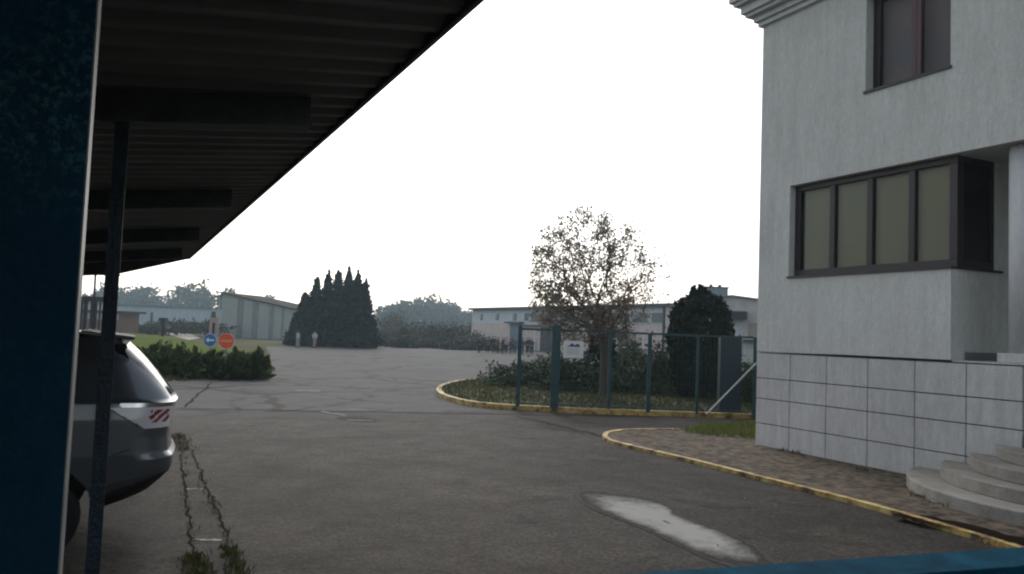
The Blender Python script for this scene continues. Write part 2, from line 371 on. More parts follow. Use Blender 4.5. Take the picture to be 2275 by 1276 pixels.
tag(blades('joint_weeds',wp,.055,M_dry2,2,.005,1.4),'low green and yellow weeds growing out of the joints in the asphalt beside the car','weeds',kind='stuff')
wq=[]
for _ in range(220):
    t=rng.uniform(0,1);p=gz(1720+500*t,1000+170*t*.9,.05);
for (x,y,s) in [(1740,1002,.06),(1768,1007,.05),(2045,1103,.05),(2065,1108,.05),(2110,1125,.05),(2090,1118,.05),(1920,1046,.05)]:
    p=gz(x,y,.05)
    for _ in range(30): wq.append((p[0]+rng.normal(0,s),p[1]+rng.normal(0,s),.05))
tag(blades('wall_weeds',wq,.06,M_blade,1,.007,1.),'few small weeds at the foot of the plinth and first step','weeds',kind='stuff')
lf=scatter(P2((340,850),(600,838),(612,820),(560,800),(330,800)),2500,0.)
ps=P2((330,853),(420,847),(560,841),(602,836),(610,815),(600,795),(330,800))
struct(sheet('grass_verge',ps,.006,M_grass))
tag(blades('verge_grass',lf,.16,M_blade,2,.02),'grass fringe under the sprawling juniper at the edge of the yard','grass',kind='stuff')

# ------------------------------------------------------------------ vegetation builders
M_bark=mat('bark',(.06,.05,.042),.9,var=.3,vscale=20,bump=.6)
M_leafA=mat('autumn_leaf',(.10,.11,.08),.6,col2=(.16,.11,.09),vscale=.7,island=.5,transl=.45)
M_leafG=mat('far_leaf',(.05,.075,.04),.7,island=.35,transl=.2,col2=(.07,.09,.05),vscale=.3)
M_con=mat('conifer_needles',(.014,.027,.02),.85,island=.4,col2=(.02,.036,.025),spec=.2,vscale=.6)
M_thu=mat('thuja_needles',(.010,.018,.012),.85,island=.4,col2=(.015,.025,.014),spec=.2,vscale=2)
M_jun=mat('juniper_needles',(.03,.048,.015),.8,island=.5,col2=(.07,.09,.022),spec=.2,vscale=.5)
M_shr=mat('shrub_leaf',(.03,.055,.025),.7,island=.4,col2=(.05,.075,.03),vscale=1)
M_scrub=mat('scrub_leaf',(.045,.055,.025),.8,island=.4,col2=(.09,.075,.05),vscale=.12)
def quads(name,C,S,m_,parent,updir=None,aspect=1.6):
    """leaf quads at centres C with sizes S, random orientation (numpy)"""
    n=len(C);C=np.asarray(C);S=np.asarray(S).reshape(-1,1)
    a=rng.normal(size=(n,3));
    if updir is not None: a=a*.45+updir
    a/=np.linalg.norm(a,axis=1,keepdims=True);b=rng.normal(size=(n,3));b=np.cross(a,b);b/=np.linalg.norm(b,axis=1,keepdims=True)
    L_=a*S*aspect/2;W_=b*S/2
    V=np.concatenate([C-L_,C+W_,C+L_,C-W_],0);V=V.reshape(4,n,3).transpose(1,0,2).reshape(-1,3)
    me=bpy.data.meshes.new(name);me.vertices.add(4*n);me.vertices.foreach_set('co',V.ravel())
    me.loops.add(4*n);me.loops.foreach_set('vertex_index',np.arange(4*n));me.polygons.add(n)
    me.polygons.foreach_set('loop_start',np.arange(n)*4);me.polygons.foreach_set('loop_total',np.full(n,4));me.update();me.validate()
    me.materials.append(m_);o=bpy.data.objects.new(name,me);COL.objects.link(o)
    if parent: o.parent=parent;o.location=-Vector(parent.location)
    return o
def grow(base,fork,pts,r_tip=.004,lean=None):
    nodes_=[np.array(base,float)];par=[-1]
    k=5
    for i in range(1,k+1): nodes_.append(np.array(base)+(np.array(fork)-np.array(base))*i/k);par.append(len(nodes_)-2)
    fk=np.array(fork);order=np.argsort([np.linalg.norm(p-fk) for p in pts])
    dist=[0]*len(nodes_)
    for i in order:
        p=pts[i];N_=np.array(nodes_[k:]);d=np.linalg.norm(N_-p,axis=1)
        cost=d+.38*np.array(dist[k:])+ .5*np.maximum(0,N_[:,2]-p[2])
        j=int(np.argmin(cost))+k
        nd=nodes_[j]
        if d[j-k]>.35:
            mid=(nd+p)/2+rng.normal(0,.06,3)*d[j-k];nodes_.append(mid);par.append(j);dist.append(dist[j]+d[j-k]/2);j=len(nodes_)-1
        nodes_.append(p);par.append(j);dist.append(dist[par[j]]+d.min() if False else dist[j]+np.linalg.norm(p-nodes_[j]))
    area=[r_tip**2]*len(nodes_)
    for i in range(len(nodes_)-1,0,-1): area[par[i]]+=area[i]
    return nodes_,par,[math.sqrt(a_) for a_ in area]
def tree(name,base,height,spread,fork,npts,leafm,leaf,nleaf,label,group=None,shape=None,r_tip=.006,cz=.62,hz=.42,shift=0.):
    t=empty(name,base,label,'tree',group);base=np.array(base,float)
    pts=[]
    while len(pts)<npts:
        q=rng.uniform(-1,1,3)
        if q@q<1 and (q@q>.08):
            rr=1+.18*math.sin(3*math.atan2(q[1],q[0])+base[0]*3)
            p=base+shift+np.array([q[0]*spread*rr,q[1]*spread*rr,height*cz+q[2]*height*hz])
            if shape is None or shape(p-base): pts.append(p)
    nd,par,rad=grow(base,base+np.array([0,0,fork*height]),pts,r_tip)
    mb=MB()
    for i in range(1,len(nd)):
        if i<=5: mb.tube(nd[par[i]],nd[i],rad[par[i]]*(1.15 if i==1 else 1),rad[i],8,False)
        else: mb.tube(nd[par[i]],nd[i],min(rad[i]*1.25,rad[par[i]]),rad[i],4,False)
    mb.build('trunk',M_bark,t,recalc=False)
    tips=np.array(pts);idx=rng.integers(0,len(tips),nleaf)
    C=tips[idx]+rng.normal(0,1,(nleaf,3))*leaf*2.0
    quads('crown',C,leaf*rng.uniform(.6,1.3,nleaf),leafm,t)
    return t
from mathutils import noise as MN
def moundbush(name,base,height,rx,label,m_,leaf,n,group=None):
    t=empty(name,base,label,'shrub',group);base=np.array(base,float);q=rng.normal(size=(n,3));q[:,2]=np.abs(q[:,2]);q/=np.linalg.norm(q,axis=1,keepdims=True)
    off=Vector((base[0]*1.7,base[1]*1.3,0))
    rad=np.array([1+.55*MN.noise(Vector(a)*1.7+off)+.4*MN.noise(Vector(a)*4.1+off)+.2*MN.noise(Vector(a)*9+off) for a in q])
    s=rng.uniform(.45,1.03,n)**.6
    C=base+q*(rad*s)[:,None]*np.array([rx,rx,height])+rng.normal(0,leaf*.5,(n,3));C=C[C[:,2]>base[2]]
    quads('foliage',C,leaf*rng.uniform(.6,1.4,len(C)),m_,t);return t
def blobtree(name,base,height,rx,label,m_,leaf,n,group=None,lobes=9,cat='tree',trunk=True,low=.25,seed=None):
    """round deciduous crown: noisy ellipsoid shell with gaps"""
    t=empty(name,base,label,cat,group);base=np.array(base,float);off=Vector((base[0]*1.7,base[1]*1.3,3))
    q=rng.normal(size=(n,3));q/=np.linalg.norm(q,axis=1,keepdims=True)
    rad=np.array([1+.6*MN.noise(Vector(a)*1.5+off)+.5*MN.noise(Vector(a)*3.6+off)+.2*MN.noise(Vector(a)*8+off) for a in q])
    s=rng.uniform(.2,1.0,n)**.5
    L_=q*(rad*s)[:,None];keep=np.array([MN.noise(Vector(a)*3.2-off)>-.16 for a in L_])
    C=base+np.array([0,0,height*.56])+L_*np.array([rx,rx,height*.40])+rng.normal(0,leaf*.4,(n,3));C=C[keep];C=C[C[:,2]>base[2]+.02]
    quads('crown',C,leaf*rng.uniform(.6,1.4,len(C)),m_,t)
    if trunk:
        mb=MB();mb.tube(base,base+[0,0,height*.5],height*.03,height*.018,7)
        for i in range(6):
            a_=i*1.05;mb.tube(base+[0,0,height*(.25+.04*i)],base+[rx*.55*math.cos(a_),rx*.55*math.sin(a_),height*.68],height*.012,height*.004,5)
        mb.build('trunk',M_bark,t,recalc=False)
    return t
def conifer(name,base,height,rad,label,m_,leaf,n,group=None,prof=None,trunk=True,jag_=.22,cat='tree',up=None,fill=.55,tiers=0,spikes=()):
    t=empty(name,base,label,cat,group);base=np.array(base,float)
    if prof is None: prof=lambda h:(1-h)**.75*(1 if h>.08 else .8)
    h=rng.uniform(0,1,n)**1.25;th=rng.uniform(0,2*math.pi,n)
    rr=np.array([prof(x) for x in h])*rad
    mod=1+jag_*np.sin(h*height*5.5+3*np.sin(th*2))*.6+jag_*np.sin(th*7+h*9)*.5
    q=rng.uniform(fill,1.05,n)
    if tiers:
        fr=(h*tiers+.5*np.sin(th*2+base[0])+.3*np.sin(th*5+base[1]))%1.
        mod=mod*(1.18-.42*fr);mod=mod*(1+.22*np.sin(th*9+np.floor(h*tiers)*2.1))
    C=np.stack([rr*mod*q*np.cos(th),rr*mod*q*np.sin(th),h*height],1)+rng.normal(0,leaf*(.5 if tiers else .45),(n,3));C+=base
    C=C[C[:,2]>base[2]]
    for dx_,ztp,w_,nn_ in spikes:
        hh=rng.uniform(0,1,nn_);a_=rng.uniform(0,6.28,nn_);r2=(1-hh)*w_*rng.uniform(.2,1,nn_)
        C=np.concatenate([C,base+r0*dx_+np.stack([r2*np.cos(a_),r2*np.sin(a_),ztp*(.86+.14*hh)],1)]);th=np.concatenate([th,a_])
    n=len(C);th=th[:n]
    ud=np.stack([np.cos(th)*.5,np.sin(th)*.5,np.full(n,.75)],1)[:len(C)] if up is None else up
    quads('crown',C,leaf*rng.uniform(.6,1.3,len(C)),m_,t,ud,2.2)
    if trunk:
        mb=MB();mb.tube(base,base+[0,0,height*.92],rad*.09+.03,.02,7);mb.build('trunk',M_bark,t,recalc=False)
    return t

# autumn tree in the bed
tb=gz(1340,882,.08)
def ash_shape(p):
    # local camera-plane offset
    s=p@r0
    h_=p[2]/5.85
    if s>.9 and h_<.42: return False
    if s<-2.3 and h_>.62: return False
    q=Vector((p[0]*.95+3,p[1]*.95,p[2]*.95));return MN.noise(q)>-.30 and (np.linalg.norm((p+r0*.62)[:2])<.55+2.1*min(1,(h_-.18)/.32)) and (h_<.8 or np.linalg.norm((p+r0*.5)[:2])<1.75)
autumn=tree('ash_tree',tb,5.85,2.2,.30,640,M_leafA,.055,15500,'thin-leaved autumn tree with bare spreading branches standing in the bed behind the fence',cz=.62,hz=.38,r_tip=.0043,shift=-r0*.62,shape=ash_shape)
autumn.name='deciduous_tree'
# thujas
def egg(h): return (.52+1.55*h-1.2*h*h) if h<.62 else max(.05,(1-((h-.62)/.40)**3.2))*1.02
gb=gz(1552,885,.08)
conifer('thuja',gb,3.35,.93,'large dark egg-shaped thuja with spiky top behind the blue fence',M_thu,.11,9000,prof=egg,fill=.75,jag_=.12,spikes=[(-.25,3.55,.16,500),(-.02,3.6,.15,500),(.12,3.5,.14,450),(.58,3.2,.2,700)])
for i,(dx,hh) in enumerate([(-.25,.3),(.05,.42),(.22,.25),(.55,.1)]): pass
conifer('thuja',gz(1335,862,.08),2.75,.5,'narrow dark thuja rising to the fence top right behind the bare tree trunk',M_thu,.10,3500,prof=lambda h:min(1,1.25*(1-h)**.45),fill=.7,jag_=.1)
# shrubs in the bed
def shrub(px,py,D,w_,h_,label,m_=M_shr,leaf=.08,n=1800,nm='shrub',lob=7):
    p=dd(px,py,D);p=np.array([p[0],p[1],.06]);return moundbush(nm,p,h_*1.12,w_*1.35,label,m_,leaf*.8,n*2)
HG='low hedge bushes growing inside the planting bed'
shrub(1165,850,29,1.0,.75,'low dark bush at the open left end of the planting bed',n=3000,lob=9)
shrub(1235,850,28,.95,1.0,'dark bush directly behind the thick blue gate post',n=3000)
shrub(1290,850,27.5,.8,.95,'dark bush below the white notice sign',n=2400)
shrub(1392,850,36,.6,1.75,'small round dark bush seen above the fence hedge right of the bare tree',n=2600)
shrub(1415,850,28,.85,1.05,'dark bush between the bare tree and the big thuja',n=2600)
shrub(1470,850,27.5,.8,1.45,'yellowish green bush touching the left side of the big thuja',M_jun,n=2600)
shrub(1370,850,30,.9,1.1,'dark bush behind the trunk of the bare tree',n=2200)
shrub(1610,850,26,.7,.95,'green bush at the right foot of the big thuja',M_jun,n=2200)
shrub(1668,850,25,.6,.95,'green bush between the blue cabinet and the grey building corner',M_jun,n=2000)
# sprawling juniper group at left
def juniper(px,D,w_,h_,n,label):
    p=dd(px,840,D);base=np.array([p[0],p[1],0.]);t=empty('juniper_bush',base,label,'shrub','sprawling junipers round the two round signs')
    C=[];U=[];k=110
    for i in range(k):
        a_=rng.uniform(0,6.28);el=rng.uniform(.1,.95);L_=w_*rng.uniform(.65,1.15)
        d=np.array([math.cos(a_)*math.cos(el),math.sin(a_)*math.cos(el),math.sin(el)*1.45*h_/w_])
        m_=n//k;s=rng.uniform(.1,1,m_)**.7;drp=-.25*s**2*h_
        c=base+d*L_*s[:,None]+np.stack([0*s,0*s,drp+.06],1)+rng.normal(0,.085,(m_,3))*(1.2-s[:,None]*.8)
        C.append(c);U.append(np.tile(d/np.linalg.norm(d)*1.3,(m_,1)))
    C=np.concatenate(C);U=np.concatenate(U);ok=C[:,2]>0.02;C=C[ok];U=U[ok]
    quads('foliage',C,.085*rng.uniform(.6,1.3,len(C)),M_jun,t,U,2.8);return t
juniper(385,27.6,1.25,.85,4200,'leftmost low juniper, nearest the parked car')
juniper(440,28.4,1.25,1.1,4200,'juniper bush just left of the blue arrow sign')
juniper(497,28.0,1.1,.72,4200,'juniper bush growing under the red no entry sign')
juniper(550,28.3,.82,1.05,4600,'tallest and rightmost juniper, its end against the open yard')
juniper(330,33,1.2,1.0,2600,'juniper bush at the back left beside the lawn')

# conifer clump in the distance
cl=[(672,655,25,75),(697,622,33,76),(722,613,36,77),(745,607,38,79),(768,607,38,78),(789,611,34,77),(806,632,30,76),(655,700,16,76)]
names=['short outer conifer at the left edge of the dense clump','second conifer from the left in the dense clump, sloping outward','third conifer spire from the left in the dense clump','tall middle-left conifer spire of the dense clump','tallest conifer spire in the middle of the dense clump','second conifer spire from the right in the dense clump','rightmost conifer of the dense clump with a lower spire','lowest bushy conifer hugging the pale shed end']
for (px,top,hw,D),lb in zip(cl,names):
    p=dd(px,765,D+4.5);base=np.array([p[0],p[1],-.02]);hgt=dd(px,top,dep(base))[2]
    conifer('conifer',base,hgt,hw/F*D*1.18,lb,M_con,.2,6500,'dense conifer clump at the far edge of the yard',prof=lambda h:min(.97,1.12*(1-h)**.95)*(1 if h>.04 else .8)+.004,fill=.35,jag_=.22,tiers=13,spikes=[(rng.uniform(-.1,.1),hgt*rng.uniform(1.03,1.10),.2,170)])
# distant deciduous trees
FG='distant trees beyond the yard'
fd=[(865,672,26,150,'first small hazy round tree right of the conifer clump'),(900,668,24,152,'second hazy round tree right of the conifer clump'),(945,660,34,155,'tallest hazy round tree in the distance between conifers and factory'),(985,668,30,156,'hazy round tree just right of the tallest distant one'),(1008,682,18,157,'small hazy tree nearest the left end of the long factory'),(1040,690,13,165,'tiny pale tree peeping out at the factory corner'),
    (313,632,34,150,'round hazy tree above the pale hall, right of the canopy column'),(270,640,22,150,'sparse hazy tree partly hidden by the dark canopy column'),(405,632,30,152,'wide hazy tree with sky holes above the middle of the pale hall'),(440,634,26,150,'ragged hazy tree right of the wide one above the pale hall'),(500,641,20,150,'small hazy tree rising behind the peak of the grey shed'),(595,662,12,150,'tiny hazy tree top behind the sloping roof of the grey shed'),(345,660,12,150,'low hazy bushy tree between two bigger trees above the hall'),
    (840,705,12,150,'low pale tree hugging the right edge of the conifer clump'),(185,655,22,150,'hazy tree seen through the frame under the canopy'),(222,640,16,155,'thin hazy tree seen through the frame beside the column')]
for px,top,hw,D,lb in fd:
    D*=2.1
    p=dd(px,745,D);base=np.array([p[0],p[1],-.02]);hgt=dd(px,top,dep(base))[2]
    blobtree('round_tree',base,hgt,hw/F*D*1.25,lb,M_leafG,.85,3200,FG,lobes=13,low=.12)
# scrub bank
sb=[(850,742,26,95),(880,735,32,100),(925,722,40,108),(965,722,40,112),(1005,730,34,105),(1040,740,30,98),(1068,752,24,90),(900,752,24,88),(960,757,28,92),(1015,760,26,88),(870,700,26,130),(1050,722,22,125)]
lbs=['scrub bush beside the right foot of the conifer clump','scrub bush behind the red post','largest olive scrub bush at the middle of the bank','wide dark scrub bush right of the middle of the bank','brownish scrub bush toward the factory end','scrub bush in front of the factory corner','rightmost scrub bush next to the standing crowd','small tawny bush at the near left of the bank','small tawny bush at the near middle of the bank','small brown bush at the near right of the bank','far hazy scrub under the small round trees','far hazy scrub against the end wall of the factory']
for (px,top,hw,D),lb in zip(sb,lbs):
    p=dd(px,760,D);base=np.array([p[0],p[1],-.02]);hgt=max(.8,dd(px,top,dep(base))[2])
    moundbush('scrub_bush',base,hgt,hw/F*D*1.3,lb,M_scrub,.2,2500,'scrub bank at the back of the yard')
for i,(px,top,D) in enumerate([(350,716,112),(385,714,112),(420,712,110),(455,713,108),(330,722,112)]):
    p=dd(px,740,D);base=np.array([p[0],p[1],-.02]);hgt=dd(px,top,dep(base))[2]
    blobtree('scrub_bush',base,max(hgt,1),2.6,['dark bush in front of the pale hall behind the T-shaped post','second dark bush from the post in front of the pale hall','dark bush at the middle foot of the pale hall','brownish bush beside the left end of the grey shed','dark bush by the low brick building'][i],M_scrub,.28,1100,'row of dark bushes below the pale hall',lobes=8,low=-.1,cat='shrub',trunk=False)
# far treeline mass
tl=MB()
C=[]
for i in range(5200):
    a_=rng.uniform(-32,46);D=rng.uniform(345,385);x=math.sin(PSI+R(a_))*D;y=math.cos(PSI+R(a_))*D
    hh=5.6+1.9*math.sin(a_*1.3)+1.1*math.sin(a_*3.1+1);C.append((x,y,rng.uniform(0,1)**.8*hh))
wd=quads('far_wood',np.array(C),np.full(len(C),2.3),M_leafG,None);tag(wd,'far-off line of woodland along the horizon','woodland',kind='stuff')

lfp=[]
for _ in range(26):
    t=rng.uniform();p=gz(*[(1120,928),(1345,990)][0]) if 0 else None
    x=rng.uniform(500,2000);y=rng.uniform(930,1230);p=gz(x,y,.012);lfp.append(p+rng.normal(0,.02,3)*[1,1,.1])
kp2=[kbp[i] for i in range(len(kbp))]
for _ in range(150):
    p=kp2[rng.integers(0,len(kp2))];lfp.append(np.array([p[0]+rng.normal(-.25,.25),p[1]+rng.normal(-.25,.22),.012]))
LL=quads('fallen_leaves',np.array(lfp),np.full(len(lfp),.02),M_leafA,None,np.array([1.,0,0]));tag(LL,'scattered fallen leaves and grit on the asphalt','litter',kind='stuff')
# ------------------------------------------------------------------ grey office building, right
def stucco(name,col,streak=.12):
    m=mat(name,col,.92,bump=.5,bscale=45);n,b=nodes(m);L=n.links
    tc=n.nodes.new('ShaderNodeTexCoord')
    def nz(sc_,st,d=5):
        mp=n.nodes.new('ShaderNodeMapping');mp.inputs['Scale'].default_value=st;L.new(tc.outputs['Object'],mp.inputs[0])
        a=n.nodes.new('ShaderNodeTexNoise');a.inputs['Scale'].default_value=sc_;a.inputs['Detail'].default_value=d;a.inputs['Roughness'].default_value=.7;L.new(mp.outputs[0],a.inputs[0]);return a.outputs[0]
    def ramp(x,p0,p1,c0,c1):
        r=n.nodes.new('ShaderNodeValToRGB');r.color_ramp.elements[0].position=p0;r.color_ramp.elements[1].position=p1
        r.color_ramp.elements[0].color=(c0,c0,c0,1);r.color_ramp.elements[1].color=(c1,c1,c1,1);L.new(x,r.inputs[0]);return r.outputs[0]
    def mul(a,c):
        x=n.nodes.new('ShaderNodeMix');x.data_type='RGBA';x.blend_type='MULTIPLY';x.inputs[0].default_value=1;L.new(c,x.inputs[7])
        if a is None: x.inputs[6].default_value=(*col,1)
        else: L.new(a,x.inputs[6])
        return x.outputs[2]
    c=mul(None,ramp(nz(7,(1,1,.12)),.3,.7,1-streak,1.04))
    c=mul(c,ramp(nz(.5,(1,1,1)),.3,.7,1-streak*.7,1.06))
    c=mul(c,ramp(nz(22,(1,1,.35),4),.3,.7,1-streak*.9,1.08))
    L.new(c,b.inputs['Base Color']);return m
M_stucco=stucco('grey_stucco',(.60,.61,.575),.15)
M_plinth=stucco('plinth_panels',(.58,.575,.555),.16)
M_cornice=stucco('cornice_plaster',(.56,.57,.57),.08)
M_frame=mat('brown_window_frame',(.022,.014,.014),.45)
M_frame2=mat('reddish_window_frame',(.06,.02,.022),.45)
def glass(name,tint=(.02,.02,.022),rough=.03,spec=.5,ior=1.5):
    m=mat(name,tint,rough);n,b=nodes(m);b.inputs['Specular IOR Level'].default_value=spec;b.inputs['IOR'].default_value=ior
    return m
def thinglass(name,alpha=.5,tint=(.8,.82,.8)):
    m=bpy.data.materials.new(name);m.use_nodes=True;n=m.node_tree;n.nodes.clear();L=n.links
    t=n.nodes.new('ShaderNodeBsdfTransparent');t.inputs[0].default_value=(*tint,1);gl=n.nodes.new('ShaderNodeBsdfGlossy');gl.inputs['Roughness'].default_value=.03
    fr=n.nodes.new('ShaderNodeFresnel');fr.inputs[0].default_value=1.22;mx=n.nodes.new('ShaderNodeMixShader');o=n.nodes.new('ShaderNodeOutputMaterial')
    L.new(fr.outputs[0],mx.inputs[0]);L.new(t.outputs[0],mx.inputs[1]);L.new(gl.outputs[0],mx.inputs[2]);L.new(mx.outputs[0],o.inputs[0]);return m
M_pane=thinglass('window_glass')
M_blind=mat('beige_blind',(.53,.51,.40),.9,col2=(.60,.52,.36),vscale=.9)
M_skyref=mat('mauve_sky_reflection',(.30,.26,.30),.9,col2=(.46,.28,.27),vscale=.8,stretch=(1,1,1.4))  # pink and mauve sky reflection painted as colour patches
XF=10.64
ob=empty('office_building',(XF,8,0),'two-storey grey stucco office building with panelled plinth, corner window and stepped cornice','building')
YN=11.6;YR=7.70;YE=-4.;XB=24.
zP=1.76;zW0=3.10;zW1=4.74
m=MB()
# lower body below window and return wall
m.box(XF,XF+.30,YR,YN,zP+.012,zW0)                        # front skin below window
m.box(XF+.302,13.5,YR,YR+.25,zP+.012,zW0)                 # porch return below window
m.box(11.60,13.5,YR,YR+.25,zW0+.002,zW1-.002)             # return beside the window
m.box(XF,XF+.30,10.84,YN,zW0,zW1)               # pier left of ribbon window
m.box(XF+.302,XB,YN-.30,YN,zP+.012,zW1-.002)              # north end wall lower
m.box(13.502,13.8,YE,YN-.302,zP+.012,zW1-.002)            # porch back wall
# upper wall with window hole Y 7.73..9.23, z 6.04..7.6
a0,a1,b0,b1=7.73,9.23,6.035,7.62
m.box(XF,XF+.3,YE,YN,zW1,b0);m.box(XF,XF+.3,YE,YN,b1,7.9)
m.box(XF,XF+.3,YE,a0,b0,b1);m.box(XF,XF+.3,a1,YN,b0,b1)
m.box(XF+.302,XB,YN-.3,YN,zW1,7.9);m.box(XF+.302,XB,YE,YN-.302,zW1,zW1+.2);m.box(XF+.302,XB,YE,YN-.302,7.7,7.9)
m.build('wall',M_stucco,ob)
# plinth tiles with open joints
m=MB();ysj=[YN+.02,10.784,9.966,9.133,8.291,7.476,6.69];zsj=[-.05,.447,.898,1.272,1.735];gp_=.008
for i in range(6):
    for j in range(4):
        m.box(XF+.02,XF+.06,ysj[i+1]+gp_,ysj[i]-gp_,zsj[j]+(gp_ if j else 0),zsj[j+1]-gp_)
for j in range(4): 
    for k in range(6): m.box(XF+.07+.9*k,XF+.07+.9*k+.88,6.66,6.70,zsj[j]+gp_,zsj[j+1]-gp_)
m.build('plinth',M_plinth,ob,bevel=.004)
m=MB();m.box(XF+.062,XB,6.705,YN-.02,-.05,1.745);m.build('plinth_core',mat('joint_mortar',(.12,.118,.11),.95),ob)  # dark backing behind the open panel joints
m=MB();m.box(XF+.0,13.5,YE,YR-.002,1.737,zP) if False else m.box(XF+.03,13.5,6.64,YR-.002,1.748,zP+.01);m.build('porch_floor',M_plinth,ob)
m=MB();m.box(XF+.302,13.49,YR-.03,YR-.002,zP+.012,zP+.13);m.build('skirting',mat('dark_skirting',(.16,.165,.165),.7),ob)
# column
m=MB();cx_,cy_=11.02,6.86
m.tube((cx_,cy_,zP+.14),(cx_,cy_,zW1-.002),.21,.21,28);cc=m.build('column',M_cornice,ob,smooth=False)
for p in cc.data.polygons:
    if len(p.vertices)==4: p.use_smooth=True
m=MB();m.box(cx_-.25,cx_+.25,cy_-.2,cy_+.25,zP+.012,zP+.138);m.build('column_base',M_plinth,ob,bevel=.01)
# ribbon window
wr=MB();XR=XF+.16
ys_=[10.80,9.99,9.27,8.54,7.79];fz0,fz1=zW0+.03,zW1-.03
wr.box(XR-.03,XR+.06,YR+.0,10.838,zW0+.004,zW0+.13);wr.box(XR-.03,XR+.06,YR,10.838,zW1-.10,zW1-.004)
wr.box(XR-.03,XR+.06,10.72,10.838,zW0+.131,zW1-.101)
for y in (10.0,9.23,8.46): wr.box(XR-.028,XR+.06,y-.055,y+.055,zW0+.131,zW1-.101)
wr.box(XR-.03,XR+.06,YR,YR+.13,zW0+.131,zW1-.101)
fr=wr.build('window',M_frame,ob,bevel=.006)
yy=[10.72,10.0,9.23,8.46,YR+.13]
for i in range(4):
    p=MB();p.box(XR+.01,XR+.02,yy[i+1]+(.055 if i<3 else 0)+.001,yy[i]-(.055 if i else 0)-.001,zW0+.132,zW1-.102);p.build('pane',M_pane,fr).location=(0,0,0)
    p=MB();p.box(XR+.065,XR+.075,yy[i+1]+.03,yy[i]-.03,zW0+.1,zW1-.08);p.build('blind',M_blind,fr).location=(0,0,0)
# dark return of the window
p=MB();p.box(XR+.062,11.598,YR+.005,YR+.06,zW0+.004,zW0+.12);p.box(XR+.062,11.598,YR+.005,YR+.06,zW1-.1,zW1-.004);p.box(11.53,11.598,YR+.005,YR+.06,zW0+.121,zW1-.101)
p.box(XR+.062,XR+.12,YR+.005,YR+.06,zW0+.121,zW1-.101)
f2=p.build('window',M_frame,ob);p=MB();p.box(XR+.121,11.529,YR+.03,YR+.04,zW0+.121,zW1-.101);p.build('pane',glass('dark_glass',(.006,.006,.007),.06,.3),f2).location=(0,0,0)
p=MB();p.box(XF-.035,XR-.031,YR-.03,10.86,zW0-.02,zW0+.012);p.box(XR-.03,11.75,YR-.04,YR-.002,zW0-.02,zW0+.012);p.build('window_sill',M_frame,ob)
p=MB();p.box(XF+.3,XF+.4,YR+.3,10.9,3.0,4.8);p.build('interior_back',M_dark,ob)
# upper window
XU=XF+.17
p=MB();p.box(XU,XU+.07,a0+.002,a1-.002,b0+.002,b0+.09);p.box(XU,XU+.07,a0+.002,a1-.002,b1-.09,b1-.002)
p.box(XU,XU+.07,a1-.13,a1-.002,b0+.091,b1-.091);p.box(XU,XU+.07,a0+.002,a0+.05,b0+.091,b1-.091)
f3=p.build('window',M_frame,ob,bevel=.005);p=MB();ym=8.42
p.box(XU-.005,XU+.075,ym-.075,ym-.004,b0+.091,b1-.091);p.box(XU-.005,XU+.075,ym+.004,ym+.075,b0+.091,b1-.091);p.build('mullion',M_frame2,f3).location=(0,0,0)
for q0,q1 in ((ym+.076,a1-.131),(a0+.051,ym-.076)):
    p=MB();p.box(XU+.03,XU+.04,q0,q1,b0+.092,b1-.092);p.build('pane',M_pane,f3).location=(0,0,0)
p=MB();p.box(XU+.2,XU+.22,a0-.1,a1+.1,b0-.1,b1+.05);p.build('reflection_sheet',M_skyref,ob)  # sheet added behind the panes to carry the painted sky reflection
p=MB();p.box(XF-.03,XU-.002,a0-.02,a1+.02,b0-.03,b0+.01);p.build('window_sill',M_frame,ob)
# cornice
p=MB()
for i,(pr,z0,z1) in enumerate([(.07,7.9,7.99),(.13,7.992,8.10),(.24,8.102,8.17),(.30,8.172,8.33),(.40,8.332,8.40),(.46,8.402,8.60)]):
    p.box(XF-pr,XB,YE,YN+pr,z0,z1)
p.build('cornice',M_cornice,ob,bevel=.006)
# curved entrance steps
st=empty('entrance_steps',(11.5,5.7,0),'curved grey concrete entrance steps fanning out beside the panelled plinth','steps')
M_step=mat('worn_concrete_step',(.27,.26,.235),.85,col2=(.18,.165,.14),vscale=3,bump=.5,bscale=30)
for i,(R_,z) in enumerate([(2.65,.2),(2.24,.36),(1.90,.52),(1.58,.68),(1.26,.84)]):
    pts=[(11.5+R_*math.cos(t),5.7+R_*math.sin(t)) for t in np.linspace(R(88),R(272),70)]+[(11.5,5.7-R_),(15,5.7-R_),(15,5.7+R_)]
    pts=[(x,min(y,6.655 if x>XF-.0 else 99)) for x,y in pts]
    # keep outline clear of the plinth
    out=[]
    for t in np.linspace(R(92),R(272),80):
        x,y=11.5+R_*math.cos(t),5.7+R_*math.sin(t)
        if x>XF+.015 and y>6.655: continue
        out.append((x,y))
    y0=math.sqrt(max(0,R_**2-(11.5-XF-.015)**2))+5.7
    out=[(XF+.015,y0)]+out
    out+= [(13.4,5.7-R_),(13.4,6.655),(XF+.015,6.655)] if y0>6.655 else [(13.4,5.7-R_),(13.4,6.655)]
    s_=MB();s_.prism(out,z-.158 if i else 0.,z);s_.build('step',M_step,st,bevel=.018)

